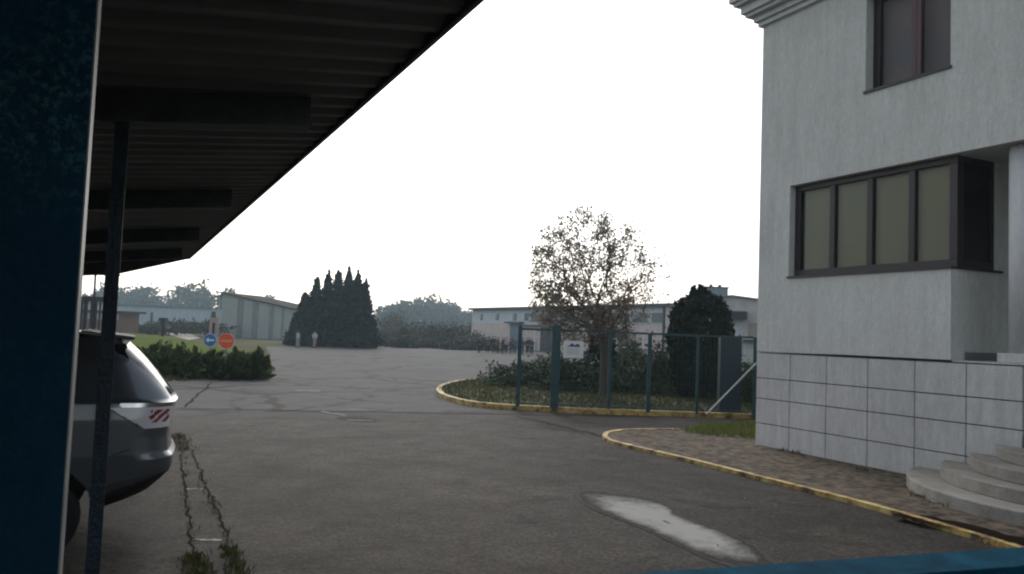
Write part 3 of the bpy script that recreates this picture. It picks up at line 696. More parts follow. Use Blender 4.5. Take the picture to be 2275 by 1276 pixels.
# ------------------------------------------------------------------ canopy
M_can=mat('rusty_brown_sheet',(.15,.155,.16),.6,col2=(.21,.215,.22),vscale=1.5,stretch=(1,4,1))
M_beam=mat('dark_steel_beam',(.05,.056,.064),.6,var=.3,vscale=6)
XE=.94;YC=14.4;ZE=2.95;KT=.12
can=empty('parking_canopy',(-.1,6,0),'long dark cantilever canopy of corrugated sheet on steel beams, covering the parked car','canopy')
def zr(x): return ZE-KT*(XE-x)
m=MB();per=.19;n_=int((YC+4)/per*4);xs=[-9,-6,-3,-1,0,XE]
v=[];f=[]
for j in range(n_+1):
    y=-4+j*per/4;o=[0,.028,.028,0][j%4]
    for x in xs: v.append((x,y,zr(x)+o))
nx=len(xs)
for j in range(n_):
    for i in range(nx-1): f.append((j*nx+i,j*nx+i+1,(j+1)*nx+i+1,(j+1)*nx+i))
m.add(v,f);m.build('roof',M_can,can,recalc=False)
m=MB();m.obox((-9,-4,zr(-9)+.06),(9+XE,0,KT*(9+XE)),(0,YC+4,0),(0,0,.02));m.build('roof_cover',M_can,can)
m=MB();m.box(XE,XE+.02,-4,YC+.03,ZE-.015,ZE+.13);m.build('fascia',M_beam,can)
m=MB();m.obox((-9,YC,zr(-9)+.0),(9+XE,0,KT*(9+XE)),(0,.03,0),(0,0,.1));m.build('end_fascia',M_beam,can)
for i,y in enumerate([-2.,.75,3.6,6.45,9.3,12.1]):
    for yy_,w_,za,zb in ((y,.02,-.10,-.002),(y-.05,.12,-.13,-.1005)):
        pass
    m=MB()
    for yy_,w_,dp in ((y,.02,.125),(y-.05,.12,0)):
        e_=.70
        if dp: pr=[(-9,zr(-9)-dp),(e_,zr(e_)-dp),(e_,zr(e_)-.002),(-9,zr(-9)-.002)]
        else: pr=[(-9,zr(-9)-.145),(e_,zr(e_)-.145),(e_,zr(e_)-.1255),(-9,zr(-9)-.1255)]
        k_=len(pr);m.add([(a,yy_,b) for a,b in pr]+[(a,yy_+w_,b) for a,b in pr],[tuple(range(k_)),tuple(range(2*k_-1,k_-1,-1))]+[(q,(q+1)%k_,k_+(q+1)%k_,k_+q) for q in range(k_)])
    m.build('beam',M_beam,can)
# last beam tapering to its tip
m=MB();y=YC-.10
m.add([(-9,y,zr(-9)-.22),(-.09,y,2.62),(XE,y,ZE-.012),(XE,y,ZE-.002),(-9,y,zr(-9)-.002)]+[(-9,y+.08,zr(-9)-.22),(-.09,y+.08,2.62),(XE,y+.08,ZE-.012),(XE,y+.08,ZE-.002),(-9,y+.08,zr(-9)-.002)],
 [(0,1,2,3,4),(9,8,7,6,5),(0,5,6,1),(1,6,7,2),(2,7,8,3),(3,8,9,4),(4,9,5,0)])
m.build('beam',M_beam,can)
# purlins (longitudinal)
m=MB()
for x in (-1.9,-3.8): m.box(x,x+.08,-4,YC-.2,zr(x)-.10,zr(x)-.004)
m.build('purlin',M_beam,can)
# columns
for cy_c in (5.95,14.0):
    if cy_c<8: c=dd(206,1276,3.3);x,y=c[0],3.61
    else: x,y=-1.05,14.0
    m=MB();w2=.026 if cy_c<8 else .05;m.box(x-w2,x+w2,y-w2,y+w2,0,zr(x)-.148);m.build('column',M_blue if cy_c<8 else M_beam,can)
# wall closing the far left, behind the bays (seen past the columns)
# ------------------------------------------------------------------ near blue steel
def flaky():
    m=mat('flaking_blue_paint',(.012,.05,.085),.7,bump=.12,bscale=120,spec=.2);n,b=nodes(m);L=n.links
    tc=n.nodes.new('ShaderNodeTexCoord')
    def nz(s,d=6,r=.7):
        a=n.nodes.new('ShaderNodeTexNoise');a.inputs['Scale'].default_value=s;a.inputs['Detail'].default_value=d;a.inputs['Roughness'].default_value=r;L.new(tc.outputs['Object'],a.inputs[0]);return a.outputs[0]
    def ramp(x,*st):
        r=n.nodes.new('ShaderNodeValToRGB');e=r.color_ramp.elements
        e[0].position,e[0].color=st[0][0],(*st[0][1],1);e[1].position,e[1].color=st[1][0],(*st[1][1],1)
        for p,c in st[2:]: q=e.new(p);q.color=(*c,1)
        L.new(x,r.inputs[0]);return r.outputs[0]
    base=ramp(nz(5),(.3,(.0006,.027,.055)),(.7,(.0015,.04,.08)))
    pale=ramp(nz(110,4,.8),(.50,(0,0,0)),(.62,(1,1,1)))
    blot=ramp(nz(3.2,3,.5),(.44,(0,0,0)),(.56,(1,1,1)))
    mm=n.nodes.new('ShaderNodeMath');mm.operation='MULTIPLY';L.new(pale,mm.inputs[0]);L.new(blot,mm.inputs[1])
    m1=n.nodes.new('ShaderNodeMath');m1.operation='MULTIPLY';L.new(mm.outputs[0],m1.inputs[0])
    sp=n.nodes.new('ShaderNodeSeparateXYZ');L.new(tc.outputs['Object'],sp.inputs[0]);zr2=n.nodes.new('ShaderNodeMapRange');zr2.inputs[1].default_value=2.06;zr2.inputs[2].default_value=2.16
    zn=n.nodes.new('ShaderNodeMath');zn.operation='MULTIPLY_ADD';zn.inputs[1].default_value=.12;L.new(nz(12,3,.6),zn.inputs[0]);L.new(sp.outputs[2],zn.inputs[2]);L.new(zn.outputs[0],zr2.inputs[0])
    zr2.inputs[3].default_value=.08;zr2.inputs[4].default_value=1.;L.new(zr2.outputs[0],m1.inputs[1])
    x=n.nodes.new('ShaderNodeMix');x.data_type='RGBA';L.new(m1.outputs[0],x.inputs[0]);L.new(base,x.inputs[6]);x.inputs[7].default_value=(.03,.12,.13,1)
    r=ramp(nz(9,4,.6),(.63,(0,0,0)),(.72,(1,1,1)));y=n.nodes.new('ShaderNodeMix');y.data_type='RGBA'
    m3=n.nodes.new('ShaderNodeMath');m3.operation='MULTIPLY';m3.inputs[1].default_value=.6;L.new(r,m3.inputs[0])
    L.new(m3.outputs[0],y.inputs[0]);L.new(x.outputs[2],y.inputs[6]);y.inputs[7].default_value=(.045,.025,.025,1)
    L.new(y.outputs[2],b.inputs['Base Color']);return m
M_flk=flaky()
cpt=dd(171,638,1.0);X1,Y1=float(cpt[0]),float(cpt[1])
po=empty('steel_post',(X1-.1,Y1,0),'wide flaking blue steel post right beside the viewer at the left edge','post')
m=MB();m.box(X1-.22,X1,Y1,Y1+.012,-.0,zr(-.1)-.01);m.box(X1-.22,X1-.205,Y1+.0125,Y1+.2,0,zr(-.1)-.01);m.build('flange',M_flk,po,bevel=.0015)
m=MB();m.box(X1+.0004,X1+.0022,Y1+.001,Y1+.085,0,zr(-.1)-.012);m.build('edge_strip',mat('worn_lit_edge',(.34,.35,.32),.5,col2=(.22,.24,.23),vscale=14),po)  # worn edge; sky light on the side face is put into its pale colour
# near rail, bottom right
A=gz(1120,1292,1.05);Bq=gz(2600,1193,1.05);ax=Bq-A;nrm=np.array([ax[1],-ax[0],0]);nrm/=np.linalg.norm(nrm)
m=MB();m.obox(A-[0,0,.06],ax,nrm*.24,(0,0,.06))
ra=empty('steel_rail',A,'blue painted steel rail crossing the bottom right corner close to the viewer','railing')
m.build('top_bar',mat('rail_blue',(.004,.050,.085),.9,spec=.04,col2=(.003,.025,.045),vscale=6,bump=.2,bscale=80),ra,bevel=.006)
for t in (.02,.98): 
    m=MB();c=A+ax*t;m.box(c[0]-.03,c[0]+.03,c[1]-.09,c[1]-.03,0,.985);m.build('leg',M_blue,ra)

# ------------------------------------------------------------------ fence
fe=empty('steel_fence',gz(1352,912,.1),'blue steel mesh fence with top rail standing on the yellow kerb of the planting bed','fence')
FP=[(1150,905,723,.05),(1231,907,723,.11),(1352,912,735,.045),(1440,915,742,.05),(1548,919,747,.035),(1675,925,753,.04)]
B0=[];
for px,yb,yt,wd_ in FP:
    g_=gz(px,yb,.10);D=dep(g_);zt=dd(px,yt,D)[2];B0.append((g_,zt,wd_))
fdir=(B0[5][0]-B0[1][0]);fdir[2]=0;fdir/=np.linalg.norm(fdir);fn=np.array([-fdir[1],fdir[0],0])
p0=B0[1][0]
def fpos(px): # point on fence line under a pixel
    d=ray(px,900);# intersect vertical plane
    t=((p0-C0)@fn)/(d@fn);P=C0+d*t;return np.array([P[0],P[1],.10])
pts_=[fpos(a[0]) for a in FP];pts_.append(pts_[-1]+fdir*3.2);pts_.append(pts_[-1]+fdir*3.2)
zt_=[2.13,2.17,2.09,2.06,2.05,2.05,2.05,2.05]
wds=[a[3] for a in FP]+[.05,.05]
for P,z,w_ in zip(pts_,zt_,wds):
    q=MB();q.obox(P-fdir*w_-fn*w_*.7,fdir*w_*2,fn*w_*1.4,(0,0,z-.10));q.build('post',M_bluef,fe,bevel=.004)
for i in range(len(pts_)-1):
    a_=pts_[i]+fdir*wds[i];b_q=pts_[i+1]-fdir*wds[i+1];z=2.02
    q=MB();q.obox(a_+[0,0,z-.1]-fn*.02,b_q-a_,fn*.04,(0,0,.05));q.build('rail',M_bluef,fe)
    q=MB();q.obox(a_+[0,0,.08]-fn*.015,b_q-a_,fn*.03,(0,0,.03));q.build('rail',M_bluef,fe)
# mesh wires
q=MB()
for i in range(len(pts_)-1):
    a_=pts_[i];L_=np.linalg.norm(pts_[i+1]-a_)
    nW=int(L_/.10)
    for k_ in range(1,nW):
        c=a_+fdir*(k_*L_/nW);q.obox(c+[0,0,.1]-fdir*.0022,fdir*.0044,fn*.0044,(0,0,1.83))
    for z in np.arange(.3,1.9,.2): q.obox(a_+[0,0,z]-fn*.004,fdir*L_,fn*.003,(0,0,.004))
q.build('wire_mesh',M_bluef,fe)
# blue cabinet / gate leaf behind fence
P=fpos(1633)+fn*.5
q=empty('steel_cabinet',P,'tall blue steel cabinet standing behind the fence near the building corner','cabinet')
z=MB();z.obox(P-fdir*.27,fdir*.54,fn*.3,(0,0,1.95));z.build('body',MATS['blue_steel_paint'],q,bevel=.01)
z=MB();z.obox(P-fdir*.24-fn*.012+[0,0,.05],fdir*.48,fn*.012,(0,0,1.85));dr=z.build('door',mat('cabinet_door',(.006,.028,.045),.45,var=.15,vscale=4),q,bevel=.003)
z=MB();z.obox(P+fdir*.17-fn*.03+[0,0,1.0],fdir*.02,fn*.018,(0,0,.14));z.build('handle',M_dark,q)
# diagonal barrier pole
a_=fpos(1565)-fn*.25;a_[2]=.12;tp=dd(1680,807,dep(a_+fdir*1.36))
q=MB();q.tube(a_,tp,.022,.022,10);o=q.build('leaning_pole',mat('galvanised_pole',(.45,.47,.48),.35,metal=.6),None);tag(o,'thin pale metal pole leaning diagonally against the grey building corner','pole')
# sign board on fence
S0=fpos(1247)-fn*.08;S1=fpos(1292)-fn*.08;sa=S1-S0;zlo=dd(1247,795,dep(S0))[2];zhi=dd(1247,757,dep(S0))[2]
sg=empty('notice_board',[*S0[:2],zlo],'white notice sign with blue emblem fixed to the fence beside the thick post','sign')
q=MB();q.obox([S0[0],S0[1],zlo],sa,fn*.02,(0,0,zhi-zlo));q.build('board',mat('sign_white',(.62,.64,.64),.5,var=.06,vscale=6),sg)
def on(u,v_,off=-.006): P=S0+sa*u+fn*off;return (P[0],P[1],zlo+(zhi-zlo)*v_)
def flat(pts,name,m_,par,th=.004):
    a=[np.array(on(u,v_,-.002)) for u,v_ in pts];b=[p-fn*th for p in a];n=len(a);q=MB()
    q.add(a+b,[tuple(range(n)),tuple(range(2*n-1,n-1,-1))]+[(i,(i+1)%n,n+(i+1)%n,n+i) for i in range(n)]);return q.build(name,m_,par)
M_nav=mat('emblem_blue',(.02,.06,.16),.5)
flat([(.14,.66),(.22,.72),(.30,.72),(.37,.84),(.46,.86),(.52,.78),(.60,.76),(.64,.84),(.74,.84),(.80,.76),(.84,.66)],'emblem',M_nav,sg)
M_grt=mat('faint_grey_text',(.36,.40,.38),.6)
for v_,u0_,u1_ in ((.52,.2,.8),(.42,.16,.84),(.32,.22,.78),(.22,.2,.8)): flat([(u0_,v_),(u1_,v_),(u1_,v_+.035),(u0_,v_+.035)],'text_line',M_grt,sg)

# ------------------------------------------------------------------ round road signs
def roundsign(px,py,r_px,D,kind,label):
    c=dd(px,py,D);base=np.array([c[0],c[1],0]);e=empty('road_sign',base,label,'road sign')
    rr=r_px/F*D;fx=r0;fw=np.array([math.sin(PSI),math.cos(PSI),0.])
    cz_=c[2]
    q=MB();q.tube(base+fw*.04,[base[0]+fw[0]*.04,base[1]+fw[1]*.04,cz_+rr*.9],.03,.03,10);q.build('post',mat('sign_post_grey',(.25,.27,.28),.5,metal=.5),e)
    def disc(r,z0,z1,nm,m_,par=e):
        n=40;a=[base+fx*r*math.cos(t)+np.array([0,0,cz_+r*math.sin(t)])-fw*z0 for t in np.linspace(0,2*math.pi,n,endpoint=False)];b=[p-fw*(z1-z0) for p in a];q=MB()
        q.add(a+b,[tuple(range(n)),tuple(range(2*n-1,n-1,-1))]+[(i,(i+1)%n,n+(i+1)%n,n+i) for i in range(n)]);return q.build(nm,m_,par)
    def shape(pts,z0,z1,nm,m_):
        a=[base+fx*u*rr+np.array([0,0,cz_+v_*rr])-fw*z0 for u,v_ in pts];b=[p-fw*(z1-z0) for p in a];n=len(a);q=MB()
        q.add(a+b,[tuple(range(n)),tuple(range(2*n-1,n-1,-1))]+[(i,(i+1)%n,n+(i+1)%n,n+i) for i in range(n)]);return q.build(nm,m_,e)
    W=MATS.get('sign_face_white') or mat('sign_face_white',(.75,.76,.76),.4)
    if kind=='arrow':
        Bm=mat('sign_face_blue',(.015,.16,.42),.35);disc(rr,0,.006,'disc',W);disc(rr*.94,.0065,.010,'face',Bm)
        shape([(-.68,0),(-.22,.42),(-.22,.13),(.62,.13),(.62,-.13),(-.22,-.13),(-.22,-.42)],.0105,.013,'arrow',W)
    else:
        Rm=mat('sign_face_red',(.78,.09,.03),.35);disc(rr,0,.006,'disc',W);disc(rr*.95,.0065,.010,'face',Rm)
        shape([(-.7,.15),(.7,.15),(.7,-.15),(-.7,-.15)],.0105,.013,'bar',mat('sign_bar_faded',(.75,.28,.14),.4))
roundsign(467,756,14.5,28.6,'arrow','round blue sign with white left arrow above the juniper bushes')
roundsign(503,758,18,28.2,'stop','round red no entry sign with faded bar above the juniper bushes')

# ------------------------------------------------------------------ background buildings
def wallmat(name,c,v=.1,st=(1,1,1),vs=1.5): return mat(name,c,.85,var=v,vscale=vs,stretch=st,bump=.2)
rt=np.array([math.cos(PSI),-math.sin(PSI),0]);fw_=np.array([math.sin(PSI),math.cos(PSI),0])
# long factory
fa=dd(1049,700,116.);fb=dd(1500,700,77.);fa[2]=0;fb[2]=0
fl=fb-fa;FLn=np.linalg.norm(fl);fu=fl/FLn;fn2=np.array([-fu[1],fu[0],0]);
if fn2@fw_<0: fn2=-fn2
fac=empty('factory_hall',fa,'long low flat-roofed factory hall with pinkish lower wall and band of windows','building')
M_fl=wallmat('pinkish_wall',(.55,.48,.44));M_fu=wallmat('pale_blue_cladding',(.50,.57,.58),.08,(3,3,.2),2);M_rf=mat('dark_roof_edge',(.05,.05,.055),.7);M_wd=glass('dull_window_glass',(.10,.12,.12),.15,.5)
ZF=5.15;ZM=3.35
def fbox(u0,u1,d0,d1,z0,z1): 
    q=MB();q.obox(fa+fu*u0+fn2*d0+[0,0,z0],fu*(u1-u0),fn2*(d1-d0),(0,0,z1-z0));return q
fbox(0,FLn,0,26,0,ZM).build('wall',M_fl,fac);fbox(0,FLn,.06,26,ZM+.001,ZF).build('cladding',M_fu,fac)
fbox(-.4,FLn+.3,-.5,26.5,ZF+.002,ZF+.28).build('roof',M_rf,fac)
def fu_at(px):
    d=ray(px,740);t=((fa-C0)@fn2)/(d@fn2);return float((C0+d*t-fa)@fu)
def fopen(px0,px1,z0,z1,nm,m_,prd=.03,pane=False):
    a,b=fu_at(px0),fu_at(px1);q=fbox(a,b,-prd,.05,z0,z1);o=q.build(nm,m_,fac);return o,a,b
for px0,px1 in ((1100,1106),(1138,1145),(1164,1172),(1066,1070)): fopen(px0,px1,3.7,4.6,'window',M_wd)
M_wf=mat('white_window_frame',(.5,.52,.52),.6)
for px0,px1 in ((1178,1206),(1210,1240),(1244,1276),(1280,1312),(1316,1348),(1354,1386),(1390,1400),(1404,1440),(1446,1474)):
    o,a,b=fopen(px0,px1,3.45,4.62,'window',M_wf,.03);q=fbox(a+.1,b-.1,-.05,-.031,3.55,4.52);w_=q.build('pane',M_wd,fac)
    w_.parent=o;w_.location=(0,0,0)
M_bd=mat('faded_blue_door',(.09,.16,.21),.6,var=.15,vscale=2);fopen(1133,1161,0,3.3,'door',M_bd)
fopen(1128,1163,3.32,3.52,'door_canopy',M_rf,.6)
fopen(1201,1229,0,3.6,'door',mat('dark_loading_door',(.02,.028,.032),.7));fopen(1163,1200,2.95,3.15,'ledge',M_rf,.25)
fopen(1184,1192,0,1.3,'meter_box',M_fu,.2)
fopen(1473,1477,0,5.1,'downpipe',M_rf,.12)
fopen(1478,1500,.0,5.12,'end_pier',wallmat('cream_wall',(.5,.5,.47)),.04)
# second block right
ga=dd(1480,700,74);gb_=dd(1790,700,70);ga[2]=0;gb_[2]=0;gu=(gb_-ga);GL=np.linalg.norm(gu);gu/=GL;gn=np.array([-gu[1],gu[0],0]);gn=gn if gn@fw_>0 else -gn
blk=empty('annex_block',ga,'cream gabled annex block with dark awning behind the big thuja','building')
def gb2(u0,u1,d0,d1,z0,z1): q=MB();q.obox(ga+gu*u0+gn*d0+[0,0,z0],gu*(u1-u0),gn*(d1-d0),(0,0,z1-z0));return q
def gu_at(px): d=ray(px,740);t=((ga-C0)@gn)/(d@gn);return float((C0+d*t-ga)@gu)
u1620=gu_at(1624);zt1=dd(1624,659,72)[2]
q=MB();pr=[(gu_at(1490),0),(GL,0),(GL,zt1-.75),(u1620,zt1),(gu_at(1490),zt1-.9)]
v=[ga+gu*u+[0,0,z] for u,z in pr]+[ga+gu*u+gn*16+[0,0,z] for u,z in pr];q.add(v,[(0,1,2,3,4),(9,8,7,6,5)]+[(i,(i+1)%5,5+(i+1)%5,5+i) for i in range(5)]);q.build('wall',wallmat('cream_plaster',(.46,.46,.43),.12),blk)
q=MB()
for (ua,za),(ub,zb) in (((gu_at(1487),zt1-.93),(u1620,zt1)),((u1620,zt1),(GL+.2,zt1-.78))):
    q.obox(ga+gu*ua-gn*.3+[0,0,za+.01],gu*(ub-ua)+np.array([0,0,zb-za]),gn*16.6,(0,0,.14))
q.build('roof',mat('grey_roof_sheet',(.2,.21,.21),.7),blk)
z_=lambda px,py,D=71.: dd(px,py,D)[2]
gb2(gu_at(1600),gu_at(1660),-1.6,-.02,z_(1630,708),z_(1630,692)).build('awning',mat('dark_awning',(.02,.018,.02),.8),blk)
gb2(gu_at(1617),gu_at(1648),-.05,-.01,z_(1630,752),z_(1630,719)).build('window',M_wf,blk)
gb2(gu_at(1623),gu_at(1642),-.07,-.051,z_(1630,745),z_(1630,724)).build('pane',M_fu,blk)
gb2(gu_at(1662),gu_at(1720),-.04,-.01,z_(1680,752),z_(1680,718)).build('shutter',wallmat('tan_shutter',(.32,.27,.22)),blk)
gb2(gu_at(1652),gu_at(1720),-.5,-.041,z_(1670,761),z_(1670,755)).build('ledge',M_rf,blk)
# roof box
rb=dd(1591,660,92);hw_=26/F*92;z0=dd(1591,668,92)[2];z1=dd(1591,640,92)[2]
rx=empty('rooftop_tank',[rb[0],rb[1],0],'square blue-grey tower box with small spikes rising above the annex roof','rooftop unit')
q=MB();q.obox(rb*[1,1,0]-rt*hw_,rt*2*hw_,fw_*3,(0,0,z1));q.build('housing',wallmat('blue_grey_metal',(.17,.22,.25),.15,(4,4,.3)),rx)
q=MB();q.obox(rb*[1,1,0]-rt*(hw_+.1)-fw_*.1+[0,0,z1+.002],rt*(2*hw_+.2),fw_*3.2,(0,0,.15));
for u in (-.55,.2): q.obox(rb*[1,1,0]+rt*hw_*u+[0,0,z1+.153],rt*.3,fw_*.3,(0,0,.25))
q.build('lid',M_rf,rx)
# grey shed
D0=112;sa_=dd(489,748,D0);sb_=dd(651,757,110);sa_[2]=0;sb_[2]=0;su=sb_-sa_;SL=np.linalg.norm(su);su/=SL;sn=np.array([-su[1],su[0],0]);sn=sn if sn@fw_>0 else -sn
zl=dd(489,652,D0)[2];zr_=dd(651,688,110)[2]
sh=empty('metal_shed',sa_,'grey corrugated metal shed with roof sloping down to the right','shed')
def ribbed(name,c,c2,period,st_axis):
    m=mat(name,c,.6);n,b=nodes(m);L=n.links;tc=n.nodes.new('ShaderNodeTexCoord');mp=n.nodes.new('ShaderNodeMapping');mp.inputs['Rotation'].default_value=(0,0,st_axis);L.new(tc.outputs['Object'],mp.inputs[0])
    wv=n.nodes.new('ShaderNodeTexWave');wv.inputs['Scale'].default_value=period;wv.inputs['Distortion'].default_value=0;L.new(mp.outputs[0],wv.inputs[0])
    nz=n.nodes.new('ShaderNodeTexNoise');nz.inputs['Scale'].default_value=.8;L.new(mp.outputs[0],nz.inputs[0])
    r=n.nodes.new('ShaderNodeMix');r.data_type='RGBA';L.new(nz.outputs[0],r.inputs[0]);r.inputs[6].default_value=(*c,1);r.inputs[7].default_value=(*c2,1);L.new(r.outputs[2],b.inputs['Base Color'])
    bp=n.nodes.new('ShaderNodeBump');bp.inputs['Strength'].default_value=.8;bp.inputs['Distance'].default_value=.05;L.new(wv.outputs[0],bp.inputs['Height']);L.new(bp.outputs[0],b.inputs['Normal']);return m
ang=math.atan2(su[1],su[0])
M_rib=ribbed('ribbed_grey_sheet',(.34,.375,.35),(.45,.48,.45),3.2,-ang);M_rib2=mat('dark_sheet_panel',(.19,.22,.21),.6,var=.15,vscale=1)
q=MB();pr=[(0,0),(SL,0),(SL,zr_),(0,zl)];v=[sa_+su*u+[0,0,z] for u,z in pr]+[sa_+su*u+sn*12+[0,0,z] for u,z in pr];q.add(v,[(0,1,2,3),(7,6,5,4),(0,4,5,1),(1,5,6,2),(2,6,7,3),(3,7,4,0)]);q.build('wall',M_rib,sh)
q=MB();q.obox(sa_-su*.5-sn*.4+[0,0,zl+.02+.5*(zl-zr_)/SL],su*(SL+.9)+np.array([0,0,-(zl-zr_)*(SL+.9)/SL]),sn*13,(0,0,.16));q.build('roof',mat('dark_shed_roof',(.06,.05,.045),1.,spec=.02),sh)
for u0_,u1_ in ((.22,.30),(.43,.51),(.66,.72),(.83,.86)):
    zz=lambda u:zl+(zr_-zl)*u-.15
    q=MB();a0_,b0_=sa_+su*SL*u0_-sn*.05,sa_+su*SL*u1_-sn*.05
    q.add([a0_,b0_,b0_+[0,0,zz(u1_)],a0_+[0,0,zz(u0_)],a0_+sn*.04,b0_+sn*.04,b0_+sn*.04+[0,0,zz(u1_)],a0_+sn*.04+[0,0,zz(u0_)]],[(0,1,2,3),(7,6,5,4),(0,4,5,1),(1,5,6,2),(2,6,7,3),(3,7,4,0)]);q.build('wall_panel',M_rib2,sh)
# open lean-to on left side of the shed
q=MB()
for dx in (0.,.9): q.obox(sa_-su*(.45+dx)-sn*.1,su*.13,sn*.13,(0,0,zl-.25-.35*dx))
q.obox(sa_-su*1.5-sn*.2+[0,0,zl-.62],su*1.5+np.array([0,0,.45]),sn*6,(0,0,.1));q.build('lean_to',mat('cream_posts',(.38,.37,.33),.8),sh)
# pale long hall
ha=dd(150,700,138);hb=dd(492,700,140);ha[2]=0;hb[2]=0;hu=hb-ha;HL=np.linalg.norm(hu);hu/=HL;hn=np.array([-hu[1],hu[0],0]);hn=hn if hn@fw_>0 else -hn
hh_=empty('pale_hall',ha,'long pale blue-grey warehouse hall at the far left, behind the lawn','building');ztop=dd(370,683,139)[2]
def hb2(u0,u1,d0,d1,z0,z1): q=MB();q.obox(ha+hu*u0+hn*d0+[0,0,z0],hu*(u1-u0),hn*(d1-d0),(0,0,z1-z0));return q
hb2(0,HL,0,20,0,ztop).build('wall',wallmat('pale_blue_sheet',(.38,.46,.49),.08,(2,2,.3)),hh_)
hb2(-.2,HL+.2,-.3,20.3,ztop+.002,ztop+.2).build('roof',mat('blue_grey_roof',(.14,.2,.22),.6),hh_)
def hu_at(px): return (px-150)/(492-150)*HL
for px in (335,338+0): pass
hb2(hu_at(333),hu_at(339),-.04,-.01,1.2,3.3).build('window',MATS['dull_window_glass'],hh_)
# low brick building
ba=dd(160,735,100);bb=dd(268,735,98);ba[2]=0;bb[2]=0;bu=bb-ba;BL=np.linalg.norm(bu);bu/=BL;bn=np.array([-bu[1],bu[0],0]);bn=bn if bn@fw_>0 else -bn
br=empty('brick_outbuilding',ba,'low reddish brick outbuilding with flat dark roof beside the canopy column','building');zb_=dd(285,697,99)[2]
M_br=mat('red_brick',(.16,.09,.07),.9,col2=(.2,.13,.11),vscale=2)
q=MB();q.obox(ba,bu*BL,bn*3,(0,0,zb_));q.build('wall',M_br,br)
q=MB();q.obox(ba-bn*.5-bu*.3+[0,0,zb_+.002],bu*(BL+.9),bn*4,(0,0,.28));q.build('roof',M_rf,br)
q=MB();q.obox(ba-bn*.03+bu*.2+[0,0,zb_-.85],bu*(BL-.6),bn*.028,(0,0,.7));q.build('fascia_band',mat('pale_band',(.3,.3,.29),.8),br)
# T-shaped post
c=gz(361,748,.6);D=72.;c=dd(361,745,D);c[2]=0
e=empty('post_light',c,'dark T-shaped post standing on the lawn before the pale hall','post');zt=dd(361,706,D)[2]
q=MB();q.tube(c,[c[0],c[1],zt-.3],.10,.08,8);q.build('pole',M_dark,e)
q=MB();q.obox(c-rt*.32-fw_*.25+[0,0,zt-.30],rt*.64,fw_*.5,(0,0,.28));q.obox(c-rt*.17-fw_*.15+[0,0,zt-.75],rt*.34,fw_*.3,(0,0,.445));q.build('head',mat('dark_head',(.03,.035,.04),.7),e)
# reddish gate pillar with lamp at shed corner
c=dd(472,750,80);c[2]=0;zt=dd(472,692,80)[2]
e=empty('gate_pillar',c,'slender pinkish pillar with dark stripe beside the left end of the grey shed','pillar')
q=MB();q.obox(c-rt*.38,rt*.76,fw_*.5,(0,0,zt-.6));q.build('shaft',wallmat('pink_render',(.36,.27,.25)),e)
q=MB();q.obox(c-rt*.05-fw_*.06,rt*.22,fw_*.05,(0,0,zt-1.1));q.build('stripe',M_dark,e)
q=MB();q.tube([c[0],c[1]+.2,zt-.598],[c[0],c[1]+.2,zt-.02],.26,.18,10);q.build('cap',M_rf,e)
# small red post
c=gz(847,767);e=empty('red_post',c,'small dark red box post at the right foot of the conifer clump','post')
q=MB();q.obox(c-rt*.3,rt*.6,fw_*.4,(0,0,.75));q.build('box',mat('dull_red',(.22,.03,.02),.6),e,bevel=.03)
q=MB();q.obox(c-rt*.35-fw_*.05+[0,0,.752],rt*.7,fw_*.5,(0,0,.12));q.build('cap',M_dark,e)

# frame and slatted rack behind the car, seen past the canopy column
D=26.;rk=dd(170,700,D);rk[2]=0
rr_=empty('slatted_enclosure',rk,'dark slatted enclosure with tall thin frame beyond the canopy, left of the column','fence')
def zat(py,px=200): return dd(px,py,D)[2]
def rx_(px): p=dd(px,700,D);p[2]=0;return p
q=MB();q.obox(rx_(60)+[0,0,zat(670)],rx_(238)-rx_(60),fw_*.12,(0,0,zat(659)-zat(670)));q.build('rail',M_beam,rr_);q=MB();q.obox(rx_(60)+[0,0,.1],rx_(238)-rx_(60),fw_*.12,(0,0,.2));q.build('rail',M_beam,rr_)
for px,w_ in ((173,9),(184,8),(202,14),(228,6),(216,3),(150,9),(130,9),(110,9)):
    q=MB();q.obox(rx_(px-w_/2)+fw_*.13,rx_(px+w_/2)-rx_(px-w_/2),fw_*.05,(0,0,zat(665)));q.build('slat',M_beam,rr_)
q=MB();q.tube(rx_(207),rx_(206)+[0,0,zat(590)],.035,.035,8);q.build('mast',M_beam,rr_)
q=MB();q.obox(rx_(60)+[0,0,zat(611)]-fw_*.05,rx_(262)-rx_(60),fw_*.06,(0,0,zat(607)-zat(611)));q.build('top_bar',M_beam,rr_)
